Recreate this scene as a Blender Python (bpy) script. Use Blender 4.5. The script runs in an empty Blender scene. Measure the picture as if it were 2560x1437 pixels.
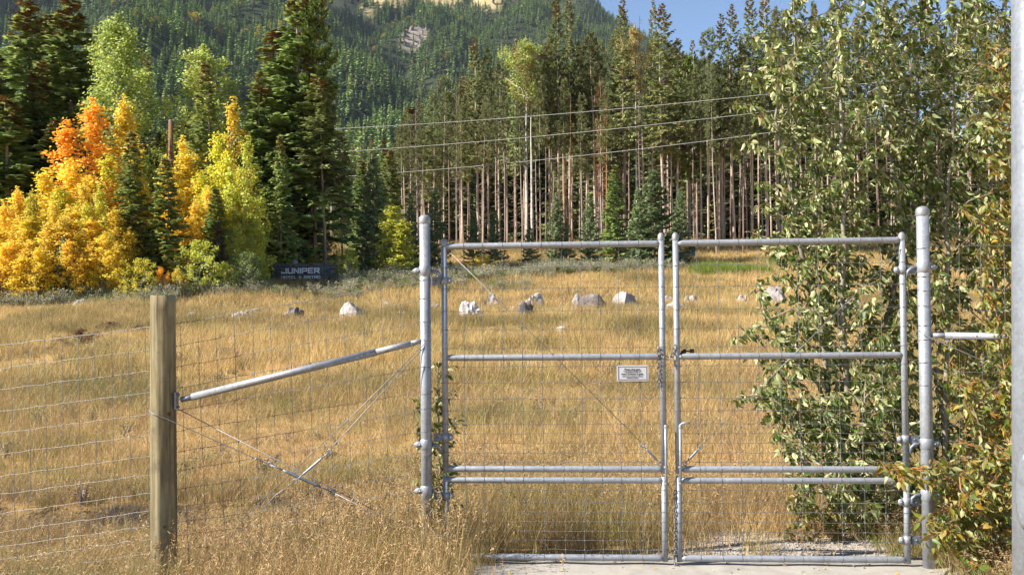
import bpy, math, random
import numpy as np
from mathutils import Vector, Matrix

random.seed(7)
RNG = np.random.default_rng(11)
scene = bpy.context.scene
COL = scene.collection

# ------------------------------------------------------------------ camera
FPX, CX, CY = 2489.0, 1280.0, 718.5
PITCH, ROLL = math.radians(1.32), math.radians(0.55)
CAM = np.array([0.0, 0.0, 1.95])
_F = np.array([0, math.cos(PITCH), math.sin(PITCH)])
_R0 = np.array([1.0, 0, 0]); _U0 = np.array([0, -math.sin(PITCH), math.cos(PITCH)])
_R = _R0 * math.cos(ROLL) - _U0 * math.sin(ROLL)
_U = _U0 * math.cos(ROLL) + _R0 * math.sin(ROLL)
cam_data = bpy.data.cameras.new("camera")
cam_data.lens = 35.0; cam_data.sensor_width = 36.0
cam_data.clip_start = 0.1; cam_data.clip_end = 9000
cam = bpy.data.objects.new("camera", cam_data); COL.objects.link(cam)
cam.matrix_world = Matrix(((_R[0], _U[0], -_F[0], CAM[0]), (_R[1], _U[1], -_F[1], CAM[1]),
                           (_R[2], _U[2], -_F[2], CAM[2]), (0, 0, 0, 1)))
scene.camera = cam

# ------------------------------------------------------------------ sky, sun, exposure
SUN_EL, SUN_AZ = math.radians(40), math.radians(76)      # azimuth: turned left from "behind the camera"
SUN = Vector((-math.sin(SUN_AZ) * math.cos(SUN_EL), -math.cos(SUN_AZ) * math.cos(SUN_EL), math.sin(SUN_EL)))
world = bpy.data.worlds.new("World"); scene.world = world; world.use_nodes = True
wn = world.node_tree; wn.nodes.clear()
sky = wn.nodes.new("ShaderNodeTexSky"); sky.sky_type = 'NISHITA'; sky.sun_disc = False
sky.sun_elevation = SUN_EL; sky.sun_rotation = math.atan2(SUN.x, SUN.y)
sky.altitude = 1400; sky.air_density = 1.0; sky.dust_density = 0.0; sky.ozone_density = 3.0
bg = wn.nodes.new("ShaderNodeBackground"); bg.inputs[1].default_value = 0.074
wo = wn.nodes.new("ShaderNodeOutputWorld")
wn.links.new(sky.outputs[0], bg.inputs[0]); wn.links.new(bg.outputs[0], wo.inputs[0])
sun_data = bpy.data.lights.new("sun", 'SUN'); sun_data.energy = 5.0; sun_data.angle = math.radians(0.5)
sun_data.color = (1.0, 0.94, 0.85)
sun = bpy.data.objects.new("sun", sun_data); COL.objects.link(sun)
sun.rotation_euler = SUN.to_track_quat('Z', 'Y').to_euler(); sun.location = (-30, -10, 40)
scene.view_settings.view_transform = 'Standard'; scene.view_settings.look = 'None'
scene.view_settings.gamma = 1.0; scene.view_settings.exposure = 1.28
scene.view_settings.use_curve_mapping = False
scene.render.resolution_x = 1024; scene.render.resolution_y = 574
scene.cycles.max_bounces = 8; scene.cycles.diffuse_bounces = 6; scene.cycles.glossy_bounces = 2
scene.cycles.transmission_bounces = 5; scene.cycles.transparent_max_bounces = 4
scene.cycles.use_denoising = True
scene.cycles.use_adaptive_sampling = True; scene.cycles.adaptive_threshold = 0.02
scene.cycles.sample_clamp_indirect = 6.0


def ray(px, py):
    return _F + _R * ((px - CX) / FPX) + _U * ((CY - py) / FPX)


def at(px, py, depth):
    """world point at a given distance along the view axis"""
    return CAM + ray(px, py) * depth


def sstep(a, b, x):
    t = np.clip((x - a) / (b - a), 0, 1)
    return t * t * (3 - 2 * t)


# ------------------------------------------------------------------ terrain function
_GY = [-80, -6, 3, 6.2, 7.2, 8.6, 10, 38, 50, 62, 80, 110, 160, 320, 700]
_GZ = [0.4, 0.4, 0.2, -0.10, -0.06, -0.06, -0.02, 2.0, 3.0, 4.3, 6.6, 9.2, 12.5, 20, 40]


def gz(x, y):
    x = np.asarray(x, float); y = np.asarray(y, float)
    z = np.interp(y, _GY, _GZ)
    near = 1 - sstep(11, 24, y)
    z = z - 0.30 * sstep(0.2, 4.2, -x) * near
    left = sstep(0.6, 2.2, -x - 0.0)
    trench = sstep(10.35, 10.8, y) * (1 - sstep(11.0, 11.32, y))
    z = z - 0.48 * left * trench
    amp = sstep(11, 20, y)
    z = z + amp * (0.07 * np.sin(x * 0.43 + 1.3 * np.sin(y * 0.21)) + 0.05 * np.sin(y * 0.7 + x * 0.31))
    z = z + 0.012 * np.sin(x * 3.1 + y * 2.3) * (1 - 0.6 * near)
    return z


def ground_hit(px, py):
    d = ray(px, py)
    t = 6.0
    while t < 400:
        p = CAM + d * t
        if p[2] <= gz(p[0], p[1]):
            return p
        t += 0.05 if t < 20 else 0.2
    return CAM + d * 80


# ------------------------------------------------------------------ mesh helpers
class MB:
    def __init__(self):
        self.v = []; self.f = []; self.m = []; self.smooth = []

    def add(self, vs, fs, mi=0, sm=False):
        b = len(self.v)
        self.v.extend([tuple(map(float, p)) for p in vs])
        for q in fs:
            self.f.append(tuple(i + b for i in q)); self.m.append(mi); self.smooth.append(sm)

    def box(self, c, size, ax=None, mi=0):
        c = np.array(c, float); sx, sy, sz = [s / 2 for s in size]
        if ax is None:
            ax = np.eye(3)
        ax = np.array(ax, float)
        vs = []
        for i in (-1, 1):
            for j in (-1, 1):
                for k in (-1, 1):
                    vs.append(c + ax[0] * i * sx + ax[1] * j * sy + ax[2] * k * sz)
        self.add(vs, [(0, 1, 3, 2), (4, 6, 7, 5), (0, 4, 5, 1), (2, 3, 7, 6), (0, 2, 6, 4), (1, 5, 7, 3)], mi)

    def tube(self, pts, r, n=8, mi=0, caps=True, sm=True):
        pts = [np.array(p, float) for p in pts]
        k = len(pts)
        rs = list(r) if hasattr(r, '__len__') else [r] * k
        vs = []; prev = None
        for i, p in enumerate(pts):
            t = pts[min(i + 1, k - 1)] - pts[max(i - 1, 0)]
            t = t / (np.linalg.norm(t) + 1e-9)
            if prev is None:
                a = np.cross(t, [0, 0, 1.0])
                if np.linalg.norm(a) < 0.1:
                    a = np.cross(t, [0, 1.0, 0])
            else:
                a = prev - t * np.dot(prev, t)
            a = a / np.linalg.norm(a); b = np.cross(t, a); prev = a
            for j in range(n):
                w = 2 * math.pi * j / n
                vs.append(p + (a * math.cos(w) + b * math.sin(w)) * rs[i])
        fs = []
        for i in range(k - 1):
            for j in range(n):
                fs.append((i * n + j, i * n + (j + 1) % n, (i + 1) * n + (j + 1) % n, (i + 1) * n + j))
        self.add(vs, fs, mi, sm)
        if caps:
            b = len(self.v) - len(vs)
            self.f.append(tuple(b + j for j in range(n))[::-1]); self.m.append(mi); self.smooth.append(False)
            self.f.append(tuple(b + (k - 1) * n + j for j in range(n))); self.m.append(mi); self.smooth.append(False)

    def lathe(self, c, prof, n=16, mi=0, axis=(0, 0, 1.0)):
        """profile = [(radius, height)] about an axis through c"""
        ax = np.array(axis, float); ax /= np.linalg.norm(ax)
        a = np.cross(ax, [0, 1.0, 0]) if abs(ax[1]) < .9 else np.cross(ax, [1.0, 0, 0])
        a /= np.linalg.norm(a); b = np.cross(ax, a); c = np.array(c, float)
        vs = []
        for (r, h) in prof:
            for j in range(n):
                w = 2 * math.pi * j / n
                vs.append(c + ax * h + (a * math.cos(w) + b * math.sin(w)) * max(r, 1e-4))
        fs = []
        for i in range(len(prof) - 1):
            for j in range(n):
                fs.append((i * n + j, i * n + (j + 1) % n, (i + 1) * n + (j + 1) % n, (i + 1) * n + j))
        self.add(vs, fs, mi, True)

    def knob(self, c, r):
        c = np.array(c, float)
        d = [(r, 0, 0), (-r, 0, 0), (0, r, 0), (0, -r, 0), (0, 0, r), (0, 0, -r)]
        self.add([c + np.array(q) for q in d],
                 [(0, 2, 4), (2, 1, 4), (1, 3, 4), (3, 0, 4), (2, 0, 5), (1, 2, 5), (3, 1, 5), (0, 3, 5)], 0, True)

    def ball(self, c, rad, nu=12, nv=8, mi=0):
        c = np.array(c, float); rad = np.array(rad, float) * np.ones(3)
        vs = []
        for i in range(nv + 1):
            th = math.pi * i / nv
            for j in range(nu):
                w = 2 * math.pi * j / nu
                vs.append(c + rad * np.array([math.sin(th) * math.cos(w), math.sin(th) * math.sin(w), math.cos(th)]))
        fs = [(i * nu + j, (i + 1) * nu + j, (i + 1) * nu + (j + 1) % nu, i * nu + (j + 1) % nu)
              for i in range(nv) for j in range(nu)]
        self.add(vs, fs, mi, True)

    def prism(self, poly, origin, ux, uz, depth, mi=0):
        """extrude a 2D polygon (x, z) by depth along ux x uz (towards the viewer)"""
        o = np.array(origin, float); ux = np.array(ux, float); uz = np.array(uz, float)
        nn = np.cross(ux, uz)
        k = len(poly)
        A = [o + ux * p[0] + uz * p[1] for p in poly]; B = [p + nn * depth for p in A]
        fs = [tuple(range(k))[::-1], tuple(range(k, 2 * k))]
        fs += [(i, (i + 1) % k, k + (i + 1) % k, k + i) for i in range(k)]
        self.add(A + B, fs, mi)

    def mesh(self, name, mats, shift=None):
        me = bpy.data.meshes.new(name)
        v = np.array(self.v, float)
        if shift is not None:
            v = v - np.array(shift)
        me.from_pydata(v.tolist(), [], self.f)
        for mt in (mats if isinstance(mats, (list, tuple)) else [mats]):
            me.materials.append(mt)
        me.polygons.foreach_set("material_index", self.m)
        me.polygons.foreach_set("use_smooth", self.smooth)
        me.update()
        return me

    def build(self, name, mats, parent=None, loc=None):
        shift = None
        if parent is not None:
            shift = np.zeros(3); q = parent
            while q is not None:
                shift = shift + np.array(q.location); q = q.parent
        elif loc is not None:
            shift = np.array(loc)
        o = bpy.data.objects.new(name, self.mesh(name, mats, shift))
        COL.objects.link(o)
        if parent is not None:
            o.parent = parent
        elif loc is not None:
            o.location = loc
        return o


def quads_mesh(name, Q, mats, mi=None):
    """Q: (n,4,3) loose quads -> a mesh"""
    n = len(Q)
    me = bpy.data.meshes.new(name)
    me.vertices.add(n * 4); me.vertices.foreach_set("co", np.ascontiguousarray(Q, dtype=np.float32).ravel())
    me.loops.add(n * 4); me.loops.foreach_set("vertex_index", np.arange(n * 4, dtype=np.int32))
    me.polygons.add(n)
    me.polygons.foreach_set("loop_start", np.arange(0, n * 4, 4, dtype=np.int32))
    for mt in mats:
        me.materials.append(mt)
    if mi is not None:
        me.polygons.foreach_set("material_index", np.asarray(mi, dtype=np.int32))
    me.update(calc_edges=True)
    return me


def grid_mesh(name, V, nu, nv, mats):
    """V: (nu*nv,3) regular grid"""
    me = bpy.data.meshes.new(name)
    idx = np.arange(nu * nv).reshape(nu, nv)
    F = np.stack([idx[:-1, :-1], idx[1:, :-1], idx[1:, 1:], idx[:-1, 1:]], -1).reshape(-1, 4)
    n = len(F)
    me.vertices.add(nu * nv); me.vertices.foreach_set("co", np.ascontiguousarray(V, dtype=np.float32).ravel())
    me.loops.add(n * 4); me.loops.foreach_set("vertex_index", F.astype(np.int32).ravel())
    me.polygons.add(n); me.polygons.foreach_set("loop_start", np.arange(0, n * 4, 4, dtype=np.int32))
    me.polygons.foreach_set("use_smooth", np.ones(n, dtype=bool))
    for mt in mats:
        me.materials.append(mt)
    me.update(calc_edges=True)
    return me


def put(name, me, parent=None, loc=None):
    o = bpy.data.objects.new(name, me); COL.objects.link(o)
    if parent is not None:
        o.parent = parent
    if loc is not None:
        o.location = loc
    return o


def tag(o, label=None, cat=None, group=None, kind=None):
    if label: o["label"] = label
    if cat: o["category"] = cat
    if group: o["group"] = group
    if kind: o["kind"] = kind
    return o


def thing(name, loc, label, cat, group=None):
    o = bpy.data.objects.new(name, None); COL.objects.link(o)
    o.location = tuple(float(c) for c in loc); o.empty_display_size = 0.2
    return tag(o, label, cat, group)


def kites(P, D, L, W, rng, S=None):
    n = len(P)
    D = D / (np.linalg.norm(D, axis=1, keepdims=True) + 1e-9)
    if S is None:
        S = rng.normal(size=(n, 3))
    S = S - D * np.sum(S * D, axis=1, keepdims=True)
    S = S / (np.linalg.norm(S, axis=1, keepdims=True) + 1e-9)
    L = np.broadcast_to(L, (n,))[:, None]; W = np.broadcast_to(W, (n,))[:, None]
    M = P + D * L * 0.45
    return np.stack([P, M + S * W / 2, P + D * L, M - S * W / 2], 1)


# ------------------------------------------------------------------ materials
def _new(name):
    m = bpy.data.materials.new(name); m.use_nodes = True
    nt = m.node_tree; nt.nodes.clear()
    out = nt.nodes.new("ShaderNodeOutputMaterial")
    bs = nt.nodes.new("ShaderNodeBsdfPrincipled")
    nt.links.new(bs.outputs[0], out.inputs[0])
    return m, nt, bs, out


def ramp(nt, cols, fac):
    r = nt.nodes.new("ShaderNodeValToRGB")
    e = r.color_ramp.elements
    while len(e) > 1:
        e.remove(e[-1])
    for i, c in enumerate(cols):
        pos, c = (c if isinstance(c[0], (int, float)) and len(c) == 2 and hasattr(c[1], '__len__') else (i / max(1, len(cols) - 1), c))
        if i == 0:
            e[0].position = pos; k = e[0]
        else:
            k = e.new(pos)
        k.color = (*c, 1)
    nt.links.new(fac, r.inputs[0])
    return r.outputs[0]


def noise(nt, scale, detail=4, rough=0.55, coord='Position', stretch=None):
    if coord == 'Position':
        g = nt.nodes.new("ShaderNodeNewGeometry"); o = g.outputs['Position']
    else:
        g = nt.nodes.new("ShaderNodeTexCoord"); o = g.outputs[coord]
    if stretch:
        mp = nt.nodes.new("ShaderNodeMapping"); mp.inputs['Scale'].default_value = stretch
        nt.links.new(o, mp.inputs[0]); o = mp.outputs[0]
    t = nt.nodes.new("ShaderNodeTexNoise")
    t.inputs['Scale'].default_value = scale; t.inputs['Detail'].default_value = detail
    t.inputs['Roughness'].default_value = rough
    nt.links.new(o, t.inputs['Vector'])
    return t.outputs[0]


def mixc(nt, fac, a, b, mode='MIX'):
    m = nt.nodes.new("ShaderNodeMix"); m.data_type = 'RGBA'; m.blend_type = mode
    for v, s in ((fac, m.inputs[0]), (a, m.inputs[6]), (b, m.inputs[7])):
        if hasattr(v, 'is_linked'):
            nt.links.new(v, s)
        elif isinstance(v, (int, float)):
            s.default_value = v
        else:
            s.default_value = (*v, 1)
    return m.outputs[2]


def bump(nt, bs, h, strength=0.3, dist=0.02):
    b = nt.nodes.new("ShaderNodeBump"); b.inputs['Strength'].default_value = strength
    b.inputs['Distance'].default_value = dist
    nt.links.new(h, b.inputs['Height']); nt.links.new(b.outputs[0], bs.inputs['Normal'])


def leafmat(name, cols, transl=0.25, rough=0.6, objvar=0.25, patch=None, spec=0.25):
    """foliage: colour per leaf (mesh island), shade per plant, optional world-space patches"""
    m, nt, bs, out = _new(name)
    g = nt.nodes.new("ShaderNodeNewGeometry")
    c = ramp(nt, cols, g.outputs['Random Per Island'])
    if patch:
        sc, cols2, amt = patch
        pf = nt.nodes.new("ShaderNodeMapRange"); pf.inputs[1].default_value = 0.42; pf.inputs[2].default_value = 0.62
        pf.inputs[4].default_value = amt
        nt.links.new(noise(nt, sc, 3), pf.inputs[0])
        c = mixc(nt, pf.outputs[0], c, ramp(nt, cols2, g.outputs['Random Per Island']))
    if objvar:
        oi = nt.nodes.new("ShaderNodeObjectInfo")
        mr = nt.nodes.new("ShaderNodeMapRange"); mr.inputs[3].default_value = 1 - objvar; mr.inputs[4].default_value = 1 + objvar
        nt.links.new(oi.outputs['Random'], mr.inputs[0])
        hs = nt.nodes.new("ShaderNodeHueSaturation")
        nt.links.new(mr.outputs[0], hs.inputs['Value']); nt.links.new(c, hs.inputs['Color'])
        mh = nt.nodes.new("ShaderNodeMapRange"); mh.inputs[3].default_value = 0.5 - objvar * 0.06; mh.inputs[4].default_value = 0.5 + objvar * 0.06
        m7 = nt.nodes.new("ShaderNodeMath"); m7.operation = 'MULTIPLY'; m7.inputs[1].default_value = 7.3
        f7 = nt.nodes.new("ShaderNodeMath"); f7.operation = 'FRACT'
        nt.links.new(oi.outputs['Random'], m7.inputs[0]); nt.links.new(m7.outputs[0], f7.inputs[0])
        nt.links.new(f7.outputs[0], mh.inputs[0]); nt.links.new(mh.outputs[0], hs.inputs['Hue'])
        c = hs.outputs[0]
    nt.links.new(c, bs.inputs['Base Color']); bs.inputs['Roughness'].default_value = rough
    bs.inputs['Specular IOR Level'].default_value = spec
    if transl:
        tr = nt.nodes.new("ShaderNodeBsdfTranslucent"); nt.links.new(c, tr.inputs[0])
        mx = nt.nodes.new("ShaderNodeMixShader"); mx.inputs[0].default_value = transl
        nt.links.new(bs.outputs[0], mx.inputs[1]); nt.links.new(tr.outputs[0], mx.inputs[2])
        nt.links.new(mx.outputs[0], out.inputs[0])
    return m


def noisemat(name, cols, scale, rough=0.8, metal=0.0, bumps=0.3, bdist=0.02, detail=6, coord='Position', stretch=None, spec=0.3, objvar=0):
    m, nt, bs, out = _new(name)
    n = noise(nt, scale, detail, 0.6, coord, stretch)
    mr = nt.nodes.new("ShaderNodeMapRange"); mr.inputs[1].default_value = 0.28; mr.inputs[2].default_value = 0.72
    nt.links.new(n, mr.inputs[0])
    c = ramp(nt, cols, mr.outputs[0])
    if objvar:
        oi = nt.nodes.new("ShaderNodeObjectInfo")
        mv = nt.nodes.new("ShaderNodeMapRange"); mv.inputs[3].default_value = 1 - objvar; mv.inputs[4].default_value = 1 + objvar
        nt.links.new(oi.outputs['Random'], mv.inputs[0])
        hs = nt.nodes.new("ShaderNodeHueSaturation"); nt.links.new(mv.outputs[0], hs.inputs['Value'])
        nt.links.new(c, hs.inputs['Color']); c = hs.outputs[0]
    nt.links.new(c, bs.inputs['Base Color'])
    bs.inputs['Roughness'].default_value = rough; bs.inputs['Metallic'].default_value = metal
    bs.inputs['Specular IOR Level'].default_value = spec
    if bumps:
        bump(nt, bs, n, bumps, bdist)
    return m


def galvmat(name, base, rough=.48, metal=.35):
    m, nt, bs, out = _new(name)
    v = nt.nodes.new("ShaderNodeTexVoronoi"); v.inputs['Scale'].default_value = 70
    g = nt.nodes.new("ShaderNodeNewGeometry"); nt.links.new(g.outputs['Position'], v.inputs['Vector'])
    s = nt.nodes.new("ShaderNodeSeparateColor"); nt.links.new(v.outputs['Color'], s.inputs[0])
    n1 = noise(nt, 9, 8, .65); n2 = noise(nt, 5, 6, .7, 'Position', (6, 6, .5))
    b = np.array(base)
    c = ramp(nt, [(.25, tuple(b * .72)), (.5, tuple(b)), (.75, tuple(b * 1.25))], n1)
    c = mixc(nt, .35, c, ramp(nt, [tuple(b * .7), tuple(b * 1.3)], s.outputs[0]))
    k = nt.nodes.new("ShaderNodeMapRange"); k.inputs[1].default_value = .56; k.inputs[2].default_value = .74; k.inputs[4].default_value = .55
    nt.links.new(n2, k.inputs[0])
    c = mixc(nt, k.outputs[0], c, tuple(b * np.array([.52, .5, .47])))
    nt.links.new(c, bs.inputs['Base Color']); bs.inputs['Metallic'].default_value = metal
    r = nt.nodes.new("ShaderNodeMapRange"); r.inputs[3].default_value = rough - .1; r.inputs[4].default_value = rough + .16
    nt.links.new(s.outputs[1], r.inputs[0]); nt.links.new(r.outputs[0], bs.inputs['Roughness'])
    bump(nt, bs, n1, .08, .002)
    return m


M = {}
M['galv'] = galvmat('galvanised_steel', (.29, .305, .33))
M['galv_pole'] = galvmat('galvanised_spangle', (.175, .19, .21), .55, .25)
M['cast'] = noisemat('cast_cap_alloy', [(0.255, 0.255, 0.262), (0.345, 0.338, 0.338)], 40, 0.5, 0.5, 0.1, 0.001)
M['galv_dark'] = noisemat('dark_galvanised_steel', [(.13, .15, .19), (.25, .27, .31)], 40, 0.5, 0.5, 0.1, 0.001)
M['wire'] = noisemat('fence_wire', [(0.149, 0.149, 0.149), (0.248, 0.248, 0.242)], 30, 0.45, 0.5, 0)
M['cable'] = noisemat('steel_cable', [(0.168, 0.168, 0.175), (0.302, 0.302, 0.302)], 60, 0.5, 0.5, 0)
M['chain'] = noisemat('chain_steel', [(.10, .10, .11), (.26, .25, .25)], 60, 0.45, 0.6, 0)
M['black'] = noisemat('black_steel', [(.012, .012, .013), (.03, .03, .032)], 40, 0.5, 0.2, 0)
M['concrete'] = noisemat('concrete', [(0.240, 0.220, 0.188), (0.313, 0.287, 0.250), (0.345, 0.324, 0.287)], 7, 0.9, 0, 0.25, 0.01, 10)
M['gravel'] = noisemat('gravel_stone', [(0.154, 0.133, 0.112), (0.294, 0.259, 0.224), (0.385, 0.357, 0.322)], 30, 0.9, 0, 0.2, 0.005, objvar=.3)
M['plastic_white'] = noisemat('sign_white', [(0.504, 0.511, 0.547), (0.562, 0.569, 0.590)], 9, 0.4, 0, 0)
M['print_black'] = noisemat('print_black', [(.015, .015, .02), (.03, .03, .035)], 9, 0.6, 0, 0)
M['powerline'] = noisemat('power_cable', [(0.216, 0.207, 0.194), (0.268, 0.259, 0.242)], 2, 0.5, 0.3, 0)
M['pole_wood'] = noisemat('brown_pole_wood', [(.13, .06, .03), (.24, .12, .06)], 3, 0.85, 0, 0.2, 0.01, stretch=(6, 6, .5))
M['pole_grey'] = noisemat('grey_pole_wood', [(.22, .20, .17), (.36, .33, .28)], 3, 0.85, 0, 0.2, 0.01, stretch=(6, 6, .5))
M['insul'] = noisemat('crossarm_paint', [(.45, .5, .55), (.6, .64, .68)], 3, 0.6, 0, 0)
M['slate'] = noisemat('dark_slate_stone', [(.055, .055, .06), (.12, .115, .12), (.2, .18, .165)], 5, 0.85, 0, 0.4, 0.02, objvar=.35)
M['letters'] = noisemat('brushed_letter_metal', [(0.667, 0.667, 0.732), (0.795, 0.795, 0.860)], 8, 0.4, 0.15, 0)
M['kiosk_orange'] = noisemat('varnished_orange_board', [(.36, .14, .03), (.52, .23, .06)], 3, 0.6, 0, 0.1, 0.005, stretch=(8, 8, .6))
M['kiosk_brown'] = noisemat('brown_stained_board', [(.09, .04, .02), (.16, .075, .035)], 3, 0.7, 0, 0.1, 0.005, stretch=(8, 8, .6))
M['kiosk_dark'] = noisemat('dark_green_paint', [(.02, .03, .025), (.04, .055, .045)], 6, 0.6, 0, 0)
M['kiosk_green'] = noisemat('teal_plastic', [(.05, .22, .15), (.08, .30, .21)], 6, 0.5, 0, 0)
M['rock'] = noisemat('pale_limestone', [(0.204, 0.172, 0.157), (0.329, 0.291, 0.268), (0.458, 0.416, 0.393)], 2.2, 0.9, 0, 0.9, 0.12, 9, objvar=.12)
M['rock_white'] = noisemat('white_limestone', [(0.367, 0.329, 0.308), (0.498, 0.468, 0.439), (0.571, 0.549, 0.528)], 2.2, 0.9, 0, 0.9, 0.12, 9)
M['rock_dark'] = noisemat('grey_brown_rock', [(0.064, 0.054, 0.048), (0.154, 0.134, 0.122), (0.269, 0.243, 0.224)], 2.6, 0.9, 0, 1.0, 0.12, 9)
M['cliff'] = noisemat('cliff_rock', [(.05, .04, .035), (.17, .135, .11), (.34, .27, .22), (.46, .38, .32)], .16, 0.95, 0, 1.0, 3, 9, stretch=(1, 1, .25))
M['bark'] = noisemat('conifer_bark', [(0.117, 0.083, 0.068), (0.261, 0.186, 0.152), (0.413, 0.303, 0.248)], 2.2, 0.95, 0, 0.5, 0.03, 7, stretch=(4, 4, .7), objvar=.22)
M['bark_pink'] = noisemat('pine_bark_warm', [(0.242, 0.178, 0.139), (0.423, 0.319, 0.248), (0.605, 0.482, 0.389)], 1.6, 0.95, 0, 0.5, 0.03, 7, stretch=(4, 4, .5), objvar=.25)
M['bark_orange'] = noisemat('orange_bare_trunk', [(.32, .17, .08), (.44, .26, .13)], 1.6, 0.9, 0, 0.3, 0.03, 7, stretch=(4, 4, .4))
M['bark_white'] = noisemat('aspen_bark', [(.16, .15, .13), (.52, .50, .44), (.66, .64, .57)], 2.0, 0.85, 0, 0.2, 0.02, 6, stretch=(1, 1, 1.6))
M['bark_dead'] = noisemat('dead_wood', [(0.169, 0.130, 0.117), (0.338, 0.273, 0.247)], 2, 0.95, 0, 0.3, 0.02, 5, objvar=.2)
M['bark_poplar'] = noisemat('poplar_bark', [(0.160, 0.136, 0.096), (0.336, 0.304, 0.232)], 9, 0.8, 0, 0.3, 0.006, 6, stretch=(1, 1, .5))
M['twig_orange'] = noisemat('orange_twig', [(.26, .11, .035), (.38, .19, .06)], 12, 0.7, 0, 0)
M['litter'] = None

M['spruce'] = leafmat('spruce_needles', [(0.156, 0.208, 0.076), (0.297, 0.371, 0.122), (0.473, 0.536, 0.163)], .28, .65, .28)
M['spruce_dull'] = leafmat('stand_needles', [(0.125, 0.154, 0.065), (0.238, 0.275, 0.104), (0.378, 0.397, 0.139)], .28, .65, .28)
M['spruce_blue'] = leafmat('blue_green_needles', [(0.136, 0.196, 0.100), (0.251, 0.325, 0.159), (0.389, 0.442, 0.205)], .28, .65, .18)
M['pine'] = leafmat('pine_needles', [(0.098, 0.118, 0.048), (0.175, 0.191, 0.074), (0.260, 0.263, 0.104)], .28, .65, .25)
M['pine_bright'] = leafmat('bright_pine_needles', [(0.088, 0.125, 0.027), (0.150, 0.200, 0.037), (0.225, 0.263, 0.050)], .2, .65, .15)
M['cones'] = leafmat('brown_cones', [(0.13, 0.063, 0.028), (0.246, 0.125, 0.05), (0.325, 0.186, 0.078)], 0.0, .8, .1)
M['dead'] = leafmat('dead_twigs', [(0.108, 0.084, 0.072), (0.192, 0.144, 0.120)], 0.0, .9, .2)
M['rust'] = leafmat('rust_needles', [(.25, .08, .03), (.36, .15, .05)], 0.1, .8, .1)
Y1 = [(.55, .27, .012), (.70, .40, .018), (.74, .48, .04)]
LIMEY = [(.60, .58, .06), (.78, .64, .07), (.44, .50, .06)]
M['aspen_yellow'] = leafmat('yellow_aspen_leaves', [(0.737, 0.443, 0.034), (0.900, 0.640, 0.067), (0.900, 0.739, 0.134), (0.737, 0.640, 0.112)], .5, .5, .12, patch=(.75, [(.76, .60, .06), (.86, .60, .05), (.62, .58, .07)], .8))
M['aspen_orange'] = leafmat('orange_aspen_leaves', [(0.690, 0.312, 0.032), (0.874, 0.456, 0.040), (0.900, 0.576, 0.064)], .5, .5, .10, patch=(.75, [(.74, .46, .03), (.70, .34, .03)], .8))
M['aspen_mix'] = leafmat('yellow_green_aspen_leaves', [(0.900, 0.640, 0.050), (0.696, 0.640, 0.067), (0.438, 0.517, 0.076), (0.850, 0.690, 0.084)], .5, .5, .12, patch=(.75, LIMEY, .8))
M['aspen_lime'] = leafmat('lime_aspen_leaves', [(0.372, 0.468, 0.078), (0.559, 0.614, 0.103), (0.746, 0.701, 0.155), (0.870, 0.730, 0.086)], .5, .5, .12, patch=(.75, [(.56, .50, .05), (.30, .36, .05)], .7))
M['aspen_green'] = leafmat('green_aspen_leaves', [(0.208, 0.300, 0.054), (0.356, 0.443, 0.090), (0.564, 0.615, 0.168), (0.653, 0.615, 0.108)], .45, .5, .12, patch=(.6, [(.34, .36, .07), (.22, .27, .06)], .8))
M['aspen_tip'] = leafmat('orange_tinted_aspen_leaves', [(0.480, 0.240, 0.084), (0.540, 0.360, 0.120), (0.312, 0.336, 0.096), (0.552, 0.432, 0.168)], .5, .5, .10)
M['scrub'] = leafmat('silverberry_leaves', [(0.258, 0.266, 0.178), (0.388, 0.392, 0.259), (0.207, 0.183, 0.109), (0.465, 0.434, 0.246)], .15, .7, .2)
M['scrub_green'] = leafmat('green_shrub_leaves', [(0.091, 0.130, 0.039), (0.169, 0.221, 0.065), (0.260, 0.286, 0.091)], .3, .6, .1)
M['shrub_brown'] = leafmat('brown_rose_leaves', [(.14, .06, .03), (.22, .10, .05), (.10, .09, .03)], .2, .7, .2)
GOLD = [(.24, .155, .065), (.46, .315, .125), (.60, .43, .19), (.70, .55, .31)]
BROWN = [(.14, .09, .05), (.28, .19, .095), (.40, .28, .145), (.54, .41, .24)]
OLIVE = [(.13, .125, .045), (.25, .22, .085), (.38, .30, .12), (.20, .21, .07)]
M['grass'] = leafmat('dry_grass', GOLD, .35, .6, .34, patch=(.33, OLIVE, .9))
M['grass_brown'] = leafmat('brown_grass', BROWN, .3, .7, .34, patch=(.5, GOLD, .8))
M['grass_far'] = leafmat('meadow_grass', [(.32, .21, .08), (.54, .38, .15), (.66, .495, .225), (.58, .43, .18)], .35, .6, .34, patch=(.2, [(.16, .13, .05), (.32, .245, .10), (.28, .24, .09)], 1.0))
M['grass_green'] = leafmat('green_grass', [(0.132, 0.209, 0.033), (0.220, 0.286, 0.050), (0.308, 0.308, 0.066)], .35, .6, .15)
M['seed'] = leafmat('seed_heads', [(.34, .21, .09), (.46, .31, .15), (.60, .45, .26)], .3, .7, .1)
M['far_conifer'] = leafmat('far_conifer', [(0.128, 0.184, 0.065), (0.217, 0.294, 0.095), (0.286, 0.366, 0.110)], 0, .8, .38)
M['far_yellow'] = leafmat('far_aspen', [(0.432, 0.324, 0.048), (0.576, 0.432, 0.060), (0.336, 0.360, 0.072)], .2, .8, .2)


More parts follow.
